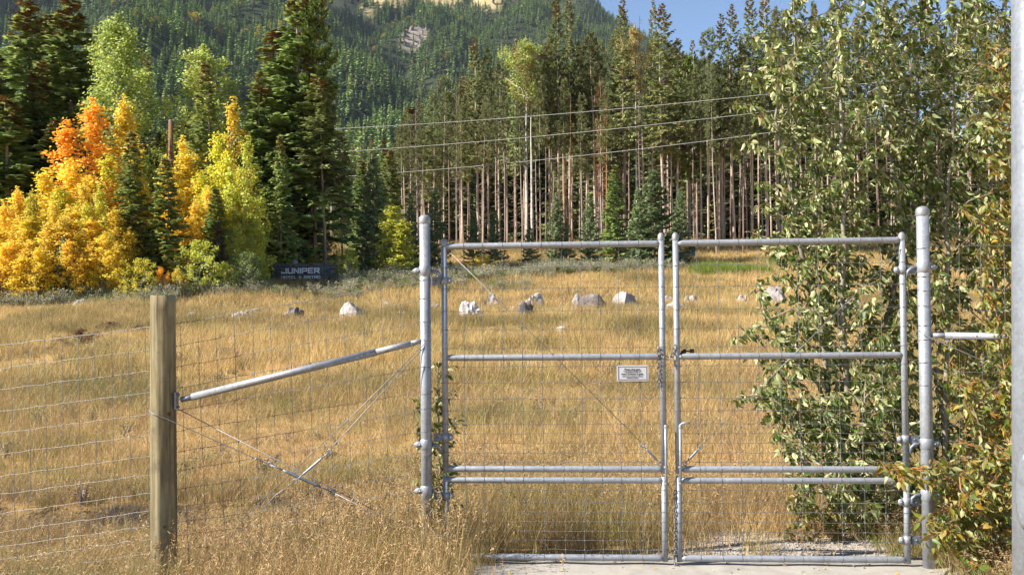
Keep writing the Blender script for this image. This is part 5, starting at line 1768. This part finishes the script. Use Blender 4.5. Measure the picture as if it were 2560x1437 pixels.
m = MB(); m.lathe((pb[0], pb[1], at(427, 301, pd)[2]), [(.115, -.02), (.118, 0), (.05, .05), (0, .06)], 12); m.build("pole_cap", M['galv_dark'], up)
pd = 120; pb = at(829, 500, pd); zb = float(gz(pb[0], pb[1]))
up = thing("utility_pole", (pb[0], pb[1], zb), "distant pole with pale crossarms seen between the dark trunks", "pole", "utility poles")
m = MB(); m.tube([(pb[0], pb[1], zb - .5), (pb[0], pb[1], at(829, 455, pd)[2])], [.16, .10], 10); m.build("pole_shaft", M['pole_grey'], up)
for py, xa, xb in ((465, 790, 842), (476, 790, 842)):
    z = at(820, py, pd)[2]; a = at(xa, py, pd)[0]; b = at(xb, py, pd)[0]
    m = MB(); m.box(((a + b) / 2, pd - .15, z), (b - a, .1, .12))
    for x in (a + .1, b - .1):
        m.tube([(x, pd - .15, z), (x, pd - .15, z - .45)], .05, 6)
    m.build("crossarm", M['insul'], up)

# ================================================================== poplars close behind the gate
def leaf_template():
    v = np.array([(0, 0, 0), (-.215, .24, .075), (0, .26, 0), (.215, .24, .075), (-.185, .55, .095), (0, .57, -.015), (.185, .55, .095), (0, 1.0, -.14)], float)
    f = [(0, 2, 1), (0, 3, 2), (1, 2, 5, 4), (2, 3, 6, 5), (4, 5, 7), (5, 6, 7)]
    return v, f


LV, LF = leaf_template()
_lm = {}
for key in ('pop', 'pop_yel'):
    b = MB(); b.add(LV * np.array([1, 1, 1]), LF, 0, False); _lm[key] = b.mesh("leaf", M[key])


def leaf_frames(n, g, wind=(.45, -.05)):
    Y = g.normal(size=(n, 3)) * np.array([.62, .62, .5]) + np.array([wind[0], wind[1], -.75])
    Y /= np.linalg.norm(Y, axis=1, keepdims=True)
    Z = g.normal(size=(n, 3)); Z[:, 2] += .10; Z[:, 1] -= .05
    Z -= Y * np.sum(Y * Z, 1, keepdims=True); Z /= np.linalg.norm(Z, axis=1, keepdims=True)
    X = np.cross(Y, Z)
    return X, Y, Z


def poplar(label, stems, seed, lpm=4.8, mat='pop', blen=(.35, 1.0), leaf=.082, nind=44, dens=7.0, span=.92, start=.08, name="poplar_tree", rbase=.026, spread=1.0):
    """stems: list of polylines [(px,py,depth),...] from the base upwards; first one starts on the ground"""
    g = np.random.default_rng(seed)
    st0 = np.array(at(*stems[0][0])); base = np.array([st0[0], st0[1], float(gz(st0[0], st0[1]))])
    t = thing(name, base, label, "tree", "poplars by the gate")
    wood = MB(); twig = MB(); LP = []; PT = []
    for si, poly in enumerate(stems):
        pts = [np.array(at(*q)) for q in poly]
        if si == 0 or poly[0][1] > 1100:
            pts[0] = np.array([pts[0][0], pts[0][1], float(gz(pts[0][0], pts[0][1])) - .1])
        # resample with a little wander
        P = []
        for i in range(len(pts) - 1):
            for k in range(5):
                P.append(pts[i] + (pts[i + 1] - pts[i]) * k / 5 + (g.normal(0, .016, 3) if (i or k) else 0))
        P.append(pts[-1])
        L = sum(np.linalg.norm(P[i + 1] - P[i]) for i in range(len(P) - 1))
        r0 = rbase if si == 0 else rbase * .62
        wood.tube(P, [r0 * (1 - .82 * i / (len(P) - 1)) + .0025 for i in range(len(P))], 7)
        P = np.array(P); cum = np.concatenate([[0], np.cumsum(np.linalg.norm(np.diff(P, axis=0), axis=1))])
        nb = int(L * dens * 1.25)
        for b in range(nb):
            u = start + (1 - start) * (b + g.random()) / nb
            s = u * cum[-1]
            p = np.array([np.interp(s, cum, P[:, k]) for k in range(3)])
            i = min(len(P) - 2, max(0, np.searchsorted(cum, s) - 1)); ax = (P[i + 1] - P[i]); ax /= np.linalg.norm(ax)
            a = b * 2.4 + g.normal(0, .5)
            side = np.array([math.cos(a), math.sin(a) * .8, 0]); side -= ax * np.dot(side, ax); side /= np.linalg.norm(side) + 1e-9
            Lb = g.uniform(*blen) * (1 - .55 * u) * spread
            d = side * .85 + ax * .6 + np.array([0, 0, .15])
            d /= np.linalg.norm(d)
            q = p + d * Lb; mid = p + d * Lb * .55 + np.array([0, 0, .05 * Lb])
            q = q + np.array([.03, 0, -.10 * Lb])
            twig.tube([p, mid, q], [.0062, .0046, .0018], 4, caps=False)
            nl = max(3, int(Lb * 19 * lpm))
            ss = np.concatenate([g.uniform(.12, 1, nl), [1.0, 1.0, .96]])
            c = np.where(ss[:, None] < .55, p + (mid - p) * (ss[:, None] / .55), mid + (q - mid) * ((ss[:, None] - .55) / .45))
            LP.append(c)
        # leaves straight on the shoot near its tip
        nt2 = int(L * 9 * lpm)
        s = cum[-1] * g.uniform(.35, 1, nt2)
        LP.append(np.stack([np.interp(s, cum, P[:, k]) for k in range(3)], 1))
    A = np.concatenate(LP); n = len(A)
    X, Y, Z = leaf_frames(n, g)
    off = g.normal(size=(n, 3)) * .022 + Y * .028 + np.array([0, 0, .012])
    C = A + off
    for i in range(0, n):
        if g.random() < .75:
            twig.tube([A[i], (A[i] + C[i]) / 2 + np.array([0, 0, .008]), C[i]], .0013, 3, mi=1, caps=False, sm=False)
    size = leaf * g.uniform(.55, 1.2, n)
    cur = g.uniform(.5, 1.6, n)
    # the largest as single leaves
    order = np.argsort(-size * (1 + .3 * g.random(n)))
    ind = order[:nind]; rest = order[nind:]
    wood.build("trunk", M['bark_poplar'], t)
    twig.build("twigs", [M['bark_poplar'] if mat == 'pop' else M['twig_orange'], M['twig_orange']], t)
    for i in ind:
        o = put("leaf", _lm[mat], t)
        mx = Matrix(((*X[i],), (*Y[i],), (*Z[i],))).transposed().to_4x4()
        o.matrix_local = Matrix.Translation(Vector(tuple(C[i] - base))) @ mx @ Matrix.Scale(float(size[i]), 4)
    V = LV[None] * np.stack([g.uniform(.8, 1.1, len(rest)), np.ones(len(rest)), cur[rest]], 1)[:, None, :]
    V = V * size[rest][:, None, None]
    W = V[..., 0:1] * X[rest][:, None] + V[..., 1:2] * Y[rest][:, None] + V[..., 2:3] * Z[rest][:, None] + (C[rest] - base)[:, None]
    nL = len(rest)
    me = bpy.data.meshes.new("foliage")
    me.vertices.add(nL * 8); me.vertices.foreach_set("co", W.astype(np.float32).ravel())
    flat = np.concatenate([np.array(f) for f in LF]); starts = np.cumsum([0] + [len(f) for f in LF])[:-1]; per = len(flat)
    LI = (flat[None] + 8 * np.arange(nL)[:, None]).ravel(); LS = (starts[None] + per * np.arange(nL)[:, None]).ravel()
    me.loops.add(len(LI)); me.loops.foreach_set("vertex_index", LI.astype(np.int32))
    me.polygons.add(len(LS)); me.polygons.foreach_set("loop_start", LS.astype(np.int32))
    me.materials.append(M[mat]); me.update(calc_edges=True)
    tag(put("foliage", me, t), kind='stuff')
    return n


nl = 0
nl += poplar("tall poplar with the thickest pale trunk, in the middle of the clump behind the gate",
             [[(2118, 1190, 9.0), (2110, 800, 9.0), (2108, 400, 9.1), (2100, 60, 9.2), (2095, -120, 9.2)]], 501, dens=8.5)
nl += poplar("poplar leaning left over the middle of the right gate leaf",
             [[(2092, 1190, 9.3), (2060, 850, 9.3), (1990, 560, 9.2), (1945, 330, 9.2), (1925, 130, 9.2)],
              [(2070, 900, 9.3), (2010, 640, 9.4), (1990, 300, 9.5), (1985, -60, 9.5)],
              [(2060, 1000, 9.1), (1970, 860, 9.0), (1900, 780, 8.9)], [(2075, 1080, 9.2), (1970, 1010, 9.1), (1880, 985, 9.0)]], 502, dens=9)
nl += poplar("poplar rising behind the right gate stile with a forked stem",
             [[(2165, 1190, 9.5), (2215, 850, 9.5), (2255, 560, 9.5), (2215, 250, 9.6), (2200, -100, 9.7)],
              [(2225, 780, 9.5), (2290, 480, 9.6), (2300, 100, 9.7), (2310, -100, 9.7)]], 503, dens=9)
nl += poplar("straight poplar directly behind the right steel post",
             [[(2368, 1230, 9.2), (2364, 850, 9.2), (2372, 500, 9.3), (2385, 200, 9.4), (2400, -110, 9.4)]], 504, dens=8)
nl += poplar("poplar between the right steel post and the thick pole",
             [[(2470, 1250, 9.4), (2490, 900, 9.4), (2480, 500, 9.5), (2500, 150, 9.6), (2505, -90, 9.6)],
              [(2478, 900, 9.3), (2440, 640, 9.3), (2450, 300, 9.4)]], 505, dens=8)
nl += poplar("low bushy poplar behind the lower part of the right gate leaf",
             [[(2040, 1260, 8.8), (2000, 1100, 8.8), (1950, 960, 8.7)], [(2150, 1260, 8.7), (2160, 1050, 8.7), (2180, 860, 8.7)],
              [(2090, 1260, 8.6), (2100, 1120, 8.6), (2060, 1020, 8.6)], [(2220, 1260, 8.6), (2235, 1000, 8.6), (2240, 800, 8.7)]], 506, dens=10, rbase=.014, blen=(.3, .6))
nl += poplar("yellowing poplar sapling reaching in front of the right steel post",
             [[(2470, 1420, 7.35), (2420, 1260, 7.3), (2330, 1175, 7.25), (2215, 1190, 7.2)], [(2490, 1420, 7.4), (2470, 1150, 7.4), (2420, 960, 7.4)],
              [(2520, 1400, 7.3), (2530, 1050, 7.3), (2500, 820, 7.4)], [(2440, 1420, 7.3), (2400, 1330, 7.2), (2330, 1290, 7.2)],
              [(2500, 1420, 7.2), (2480, 1300, 7.1), (2400, 1220, 7.1)]], 507, mat='pop_yel', dens=14, rbase=.010, blen=(.18, .46), leaf=.076, start=.12)
nl += poplar("orange-tinged poplar shoots beside the thick pole",
             [[(2545, 1300, 7.9), (2520, 900, 7.9), (2470, 640, 7.9), (2440, 520, 7.9)], [(2550, 1000, 8.0), (2540, 600, 8.0), (2510, 300, 8.0), (2490, 120, 8.0)],
              [(2520, 1200, 7.8), (2430, 960, 7.8), (2380, 800, 7.8)]], 508, mat='pop_yel', dens=10, rbase=.010, blen=(.2, .5), leaf=.078)
poplar("thin poplar shoot growing between the left steel post and the gate",
       [[(1098, 1290, 8.0), (1094, 1120, 8.0), (1100, 1000, 8.0), (1092, 905, 8.0)], [(1090, 1180, 8.05), (1062, 1060, 8.05), (1050, 985, 8.1)]], 509, dens=10, rbase=.007, blen=(.10, .30), leaf=.06, nind=14, start=.15)
poplar("tiny leafy seedling at the foot of the right gate leaf",
       [[(1990, 1320, 8.5), (2000, 1270, 8.5), (1980, 1235, 8.5)], [(2070, 1320, 8.6), (2080, 1270, 8.6)]], 510, mat='pop_yel', dens=16, rbase=.005, blen=(.08, .22), leaf=.06, nind=8, start=.1)
print("poplar leaves", nl)

# ================================================================== shrubs in the meadow
for (px, top, dep, w, lab, mt) in ((200, 818, 22, 95, "dark brown-green rose bush alone in the left meadow", 'shrub_brown'),
                                   (205, 838, 21.6, 60, "green sprig at the foot of the brown rose bush", 'scrub_green'),
                                   (125, 862, 20.5, 36, "small brown weed left of the brown rose bush", 'shrub_brown'),
                                   (275, 800, 23, 50, "sparse brown weed between the rose bush and the wooden post", 'shrub_brown'),
                                   (345, 808, 23.5, 40, "sparse brown weed just left of the wooden post", 'shrub_brown')):
    p = ground_hit(px, top + w * .55)
    tree('bush', px, top, p[1], w, lab, "small shrubs in the meadow", mt)

# ---- silverberry scrub along the trees: a mass nobody could count
def scrub_proto(seed, mat, H=.75, R=.5, n=520, leaf=.065):
    g = np.random.default_rng(seed)
    stems = []
    P = []
    for i in range(26):
        a = g.uniform(0, 6.28); l = R * g.uniform(.2, 1); q = np.array([math.cos(a) * l, math.sin(a) * l, H * g.uniform(.55, 1.05)])
        stems.append(kites(np.zeros((1, 3)), q[None], np.linalg.norm(q), .015, g))
        s = g.uniform(.35, 1, n // 26)
        P.append(q * s[:, None] + g.normal(0, .05, (len(s), 3)))
    P = np.concatenate(P); D = g.normal(size=(len(P), 3)); D[:, 2] += .5
    Q = kites(P, D, leaf * g.uniform(.7, 1.3, len(P)), leaf * .5, g)
    S = np.concatenate(stems)
    return quads_mesh("scrub_kind", np.concatenate([Q, S]), [mat, M['bark_dead']], [0] * len(Q) + [1] * len(S))


g = np.random.default_rng(55)
pts = []
def band(n, xa, xb, da, db, dens=1.0):
    for _ in range(n):
        px = g.uniform(xa, xb); dep = g.uniform(da, db)
        x = at(px, 700, dep)[0]; pts.append((x, dep, float(gz(x, dep)), g.uniform(.55, 1.2)))
band(430, -60, 430, 40.5, 44.5); band(360, 400, 900, 43.5, 52.0); band(70, 690, 860, 48, 53.2); band(230, 860, 1130, 52, 59)
band(240, 1100, 1380, 56, 62); band(170, 1350, 1580, 59, 63); band(70, 1560, 1700, 61, 64); band(60, 900, 1330, 47, 53)
pts = np.array(pts)
X, Yp, _ = proj(pts[:, :3]); pts = pts[g.random(len(pts)) < .68]; X, Yp, _ = proj(pts[:, :3]); pts = pts[~((X > 680) & (X < 846) & (pts[:, 1] < SD + .3) & (pts[:, 1] > SD - 3.0))]; N = len(pts)
SC = pts[:, 3:4] * np.array([[1, 1, .82]])
# low in front of the lettering so that the words stay readable
X, Yp, _ = proj(pts[:, :3]); low = (X > 680) & (X < 850) & (pts[:, 1] < SD) & (pts[:, 1] > SD - 9)
SC[low, 2] *= .30
tag(scatter("silverberry_scrub", pts[:, :3], g.integers(0, 3, N), np.stack([0 * X, 0 * X, g.uniform(0, 6.28, N)], 1), SC,
            [scrub_proto(1, M['scrub']), scrub_proto(2, M['scrub'], .9, .45), scrub_proto(3, M['scrub_green'], .6, .5)]),
    "grey-green silverberry scrub lining the foot of the trees", "scrub", kind='stuff')

# ================================================================== grass
def tuft(seed, mat, n=22, h=(.22, .55), w=.0045, spread=.07, bend=.35, seeds=0, seedmat=None):
    g = np.random.default_rng(seed)
    Q = []
    mi = []
    for i in range(n):
        a = g.uniform(0, 6.28); b = np.array([g.normal(0, spread), g.normal(0, spread), 0])
        H = g.uniform(*h); be = bend * g.uniform(.2, 1.3)
        d = np.array([math.cos(a), math.sin(a), 0]); sd = np.array([-math.sin(a), math.cos(a), 0]); rr = g.uniform(0, 6.28)
        sd = sd * math.cos(rr) + np.cross(d, sd) * 0 + d * math.sin(rr)
        k = 3
        pr = None
        for j in range(k + 1):
            s = j / k
            p = b + d * H * be * s ** 2 + np.array([0, 0, H * s * (1 - .25 * be * s)])
            wd = w * (1 - .85 * s) * .5
            cur = (p - sd * wd, p + sd * wd)
            if pr is not None:
                Q.append(np.array([pr[0], pr[1], cur[1], cur[0]])); mi.append(0)
            pr = cur
    for i in range(seeds):
        a = g.uniform(0, 6.28); b = np.array([g.normal(0, spread), g.normal(0, spread), 0])
        H = g.uniform(h[1] * .9, h[1] * 1.45); be = bend * g.uniform(.3, 1.0)
        d = np.array([math.cos(a), math.sin(a), 0])
        def pos(s): return b + d * H * be * s ** 2 + np.array([0, 0, H * s * (1 - .25 * be * s)])
        sd = np.array([-math.sin(a), math.cos(a), 0])
        for j in range(3):
            p, q = pos(j / 3), pos((j + 1) / 3)
            Q.append(np.array([p - sd * w * .22, p + sd * w * .22, q + sd * w * .2, q - sd * w * .2])); mi.append(0)
        m_ = 14
        ss = g.uniform(.78, 1.0, m_)
        P = np.array([pos(s) for s in ss]); D = g.normal(size=(m_, 3)) * .6 + np.array([0, 0, .35]) + d * .7
        for q in kites(P, D, .03 * g.uniform(.6, 1.4, m_), .006, g):
            Q.append(q); mi.append(1)
    return quads_mesh("tuft", np.array(Q), [mat] + ([seedmat] if seedmat else []), mi)


def grass(name, label, n, xlim, ylim, protos, weights, scale, seed, keep=None, persp=True, tilt=.12, kind='stuff'):
    g = np.random.default_rng(seed)
    if persp:                                             # even over the ground, only where the camera looks (with a margin)
        y = np.sqrt(g.uniform(ylim[0] ** 2, ylim[1] ** 2, n)); x = g.uniform(xlim[0], xlim[1], n) * y
    else:
        y = g.uniform(*ylim, n); x = g.uniform(*xlim, n)
    k = np.ones(n, bool) if keep is None else keep(x, y, g)
    x, y = x[k], y[k]; n = len(x)
    P = np.stack([x, y, gz(x, y) - .015], 1)
    f1 = np.sin(x * .9 + 1.3 * np.sin(y * .55 + .4)) * np.sin(y * .75 + 1.1 * np.sin(x * .6)) if ylim[1] < 20 else np.sin(x * .42 + 1.3 * np.sin(y * .23 + .4)) * np.sin(y * .36 + 1.1 * np.sin(x * .27))
    f2 = np.sin(x * 2.3 + y * .7 + np.sin(y * 1.9)) * np.sin(y * 1.7 - x * .5) if ylim[1] < 20 else np.sin(x * 1.1 + y * .5 + np.sin(y * .9)) * np.sin(y * .95 - x * .3)
    field = .65 * f1 + .45 * f2 + g.normal(0, .28, n)
    wts = np.array(weights, float) / sum(weights); edges = np.cumsum(wts)
    rk = np.argsort(np.argsort(field)) / max(1, n)
    pid = np.searchsorted(edges, np.clip(.62 * rk + .38 * g.random(n), 0, .9999)); pid = np.clip(pid, 0, len(protos) - 1)
    s = g.uniform(scale[0], scale[1], n)
    big = .82 + .34 * np.sin(x * .8 + 1.7 * np.sin(y * .5)) * np.sin(y * .6 + x * .2)
    S = np.stack([s, s, s * big], 1)
    rot = np.stack([g.normal(0, tilt, n), g.normal(.03, tilt, n), g.uniform(0, 6.28, n)], 1)
    o = scatter(name, P, pid, rot, S, protos)
    return tag(o, label, "grass", kind=kind)


PADX = (x0, x1)


def clear(x, y, g, strict=.85):
    on_pad = (x > -.30 + .12 * np.sin(y * 9)) & (x < 3.45) & (y > 6.5) & (y < 7.97)
    k = ~on_pad
    k &= g.random(len(x)) > gravel_mask(x, y) * strict * .92
    k &= g.random(len(x)) > ditch_mask(x, y) * .93
    return k


xl = (-.60, .60)
# tall seed-bearing grass in front of and round the fence on the left
tall = [tuft(1, M['grass'], 22, (.30, .62), .0046, .06, .4, 1, M['seed']), tuft(2, M['grass'], 22, (.25, .55), .0046, .07, .5, 1, M['seed']),
        tuft(3, M['grass_brown'], 18, (.22, .5), .0042, .07, .5, 2, M['seed']), tuft(4, M['grass_green'], 9, (.15, .42), .006, .04, .4),
        tuft(5, M['grass'], 8, (.35, .6), .004, .05, .4, 7, M['seed'])]
grass("tall_grass", "tall dry seed-headed grass along the fence in the foreground", 6200, xl, (5.3, 10.4), tall, [6, 6, 5, 1.3, 1.1], (.65, 1.12), 61,
      lambda x, y, g: clear(x, y, g) & ~((x < -.9) & (y > 9.0) & (g.random(len(x)) < .9)) & ((x < -.15) | (x > 3.2) | ((x < .9) & (g.random(len(x)) < .35 * (1 - x))) | (y > 8.6)) & ~((x > -.3) & (x < 3.3) & (y < 9.3) & (g.random(len(x)) < .5)))
mid = [tuft(11, M['grass'], 24, (.16, .40), .0060, .09, .5), tuft(12, M['grass'], 24, (.18, .46), .0055, .09, .45, 1, M['seed']),
       tuft(13, M['grass_brown'], 24, (.14, .36), .0060, .1, .55), tuft(14, M['grass_green'], 14, (.10, .28), .007, .07, .5)]
grass("meadow_grass_near", "golden and brown meadow grass just behind the gate", 9500, xl, (8.0, 19), mid, [5, 4, 3.4, .9], (.7, 1.15), 62, lambda x, y, g: clear(x, y, g) & ~((x < -.9) & (y > 8.8) & (y < 11.3) & (g.random(len(x)) < .25)))
far1 = [tuft(21, M['grass_far'], 26, (.18, .46), .011, .16, .45), tuft(22, M['grass_far'], 26, (.22, .52), .010, .15, .4),
        tuft(23, M['grass'], 22, (.15, .40), .011, .16, .5), tuft(24, M['grass_green'], 14, (.12, .28), .012, .12, .5), tuft(25, M['grass_brown'], 22, (.14, .36), .011, .16, .5)]
grass("meadow_grass_middle", "pale golden grass of the middle meadow", 13500, xl, (17.5, 40), far1, [6, 6, 4, .5, 2.2], (.75, 1.2), 63, clear)
far2 = [tuft(31, M['grass_far'], 30, (.22, .50), .02, .26, .4), tuft(32, M['grass_far'], 30, (.25, .55), .018, .26, .4), tuft(33, M['grass'], 26, (.20, .46), .02, .26, .45),
        tuft(34, M['grass_green'], 18, (.15, .34), .02, .2, .4)]
grass("meadow_grass_far", "far golden meadow grass up to the foot of the trees", 21000, (-.62, .62), (38, 88), far2, [6, 5, 3, .8], (.8, 1.25), 64, clear)
grass("stand_floor_grass", "yellow grass on the floor of the conifer stand", 7000, (-.6, .62), (85, 150), far2, [5, 3, 2, 1.5], (1.1, 1.7), 65, None)
short = [tuft(51, M['grass'], 26, (.10, .24), .005, .08, .5), tuft(52, M['grass_brown'], 26, (.10, .26), .005, .08, .5), tuft(53, M['grass_brown'], 22, (.16, .34), .0045, .07, .45, 1, M['seed'])]
grass("ditch_bank_grass", "short brown grass on the banks of the shallow ditch at left", 3600, (-7.5, -.2), (8.6, 12.2), short, [3, 4, 3], (.75, 1.2), 69,
      lambda x, y, g: g.random(len(x)) > ditch_mask(x, y) * .8, persp=False)
# bright green mound of long grass behind the gate on the right
def mound(x, y, g):
    a = at(1735, 650, 60)[0]; b = at(1910, 650, 60)[0]
    return (x > a) & (x < b)
gm = [tuft(41, M['grass_green'], 30, (.35, .75), .03, .2, .35), tuft(42, M['grass_green'], 26, (.4, .85), .03, .2, .3)]
grass("green_long_grass", "strip of bright green long grass behind the gate near the poplar", 900, (.15, .30), (58.5, 60.5), gm, [1, 1], (.8, 1.15), 66, mound, tilt=.08)
# greener weeds and leaf litter near the right post
grass("right_verge_grass", "tangled green and brown grass round the right steel post", 1500, (3.05, 4.6), (6.3, 9.2), [tall[1], tall[2], tall[3], mid[3]], [3, 4, 2.4, 2], (.7, 1.1), 67, lambda x, y, g: ~((x < 3.3) & (y < 7.9)), persp=False)

# grey-green weeds and dark seed stalks in patches
def weed_spots(x, y, g):
    f = np.sin(x * .9 + 2 * np.sin(y * .31)) * np.sin(y * .62 + 1.4 * np.sin(x * .5) + 1)
    return clear(x, y, g) & (f > .35) & (g.random(len(x)) < .8)
weeds = [scrub_proto(11, M['scrub_green'], .26, .16, 130, .03), scrub_proto(12, M['shrub_brown'], .34, .12, 120, .03), scrub_proto(13, M['scrub_green'], .22, .18, 150, .04)]
grass("meadow_weeds", "patches of grey-green and brown weeds through the meadow", 3600, xl, (10.5, 48), weeds, [5, 2.5, 3], (.6, 1.2), 68, weed_spots)

# ---- loose gravel behind the concrete
g = np.random.default_rng(71)
N = 5200
x = g.uniform(.0, 3.6, N); y = g.uniform(7.9, 9.3, N)
k = g.random(N) < gravel_mask(x, y) * .9
x, y = x[k], y[k]; N = len(x)
peb = [rock_mesh(400 + i, 1, 1, .7, M['gravel'], 7, 5) for i in range(3)]
s = .006 + .012 * g.random(N) ** 3
tag(scatter("gravel", np.stack([x, y, gz(x, y) + .002], 1), g.integers(0, 3, N), g.uniform(0, 6.28, (N, 3)), np.repeat(s[:, None], 3, 1), peb),
    "loose grey gravel behind the concrete strip", "gravel", kind='stuff')

x = g.uniform(-.3, 3.45, 420); y = g.uniform(6.6, 7.9, 420)
ed = np.minimum(np.abs(y - 7.9), .5) ; k = g.random(420) < np.exp(-ed * 5) + .18
x, y = x[k], y[k]; N = len(x)
chip = [quads_mesh("litter_kind", kites(np.zeros((1, 3)), np.array([[1.0, 0, .15]]), 1, .5, g), [M[q]]) for q in ('seed', 'grass_brown', 'aspen_yellow')] + [peb[0]]
pidc = g.choice(4, N, p=[.3, .3, .08, .32]); s = np.where(pidc == 3, g.uniform(.004, .012, N), g.uniform(.015, .05, N))
tag(scatter("leaf_litter", np.stack([x, y, 0 * x + pz + .006], 1), pidc, np.stack([g.normal(0, .1, N), g.normal(0, .1, N), g.uniform(0, 6.28, N)], 1), np.repeat(s[:, None], 3, 1), chip),
    "dry leaf litter and grit strewn over the concrete strip", "litter", kind='stuff')

# ================================================================== the air between here and the mountain
hz = MB(); hz.box((0, 1660, 690), (6700, 3560, 1390))
hm = bpy.data.materials.new('mountain_air'); hm.use_nodes = True
hn = hm.node_tree; hn.nodes.clear()
ho = hn.nodes.new("ShaderNodeOutputMaterial"); hv = hn.nodes.new("ShaderNodeVolumePrincipled")
hv.inputs['Color'].default_value = (.72, .82, 1.0, 1); hv.inputs['Density'].default_value = .000030
hn.links.new(hv.outputs[0], ho.inputs['Volume'])
tag(hz.build("haze", hm), "thin blue air lying over the valley and mountain", "haze", kind='stuff')
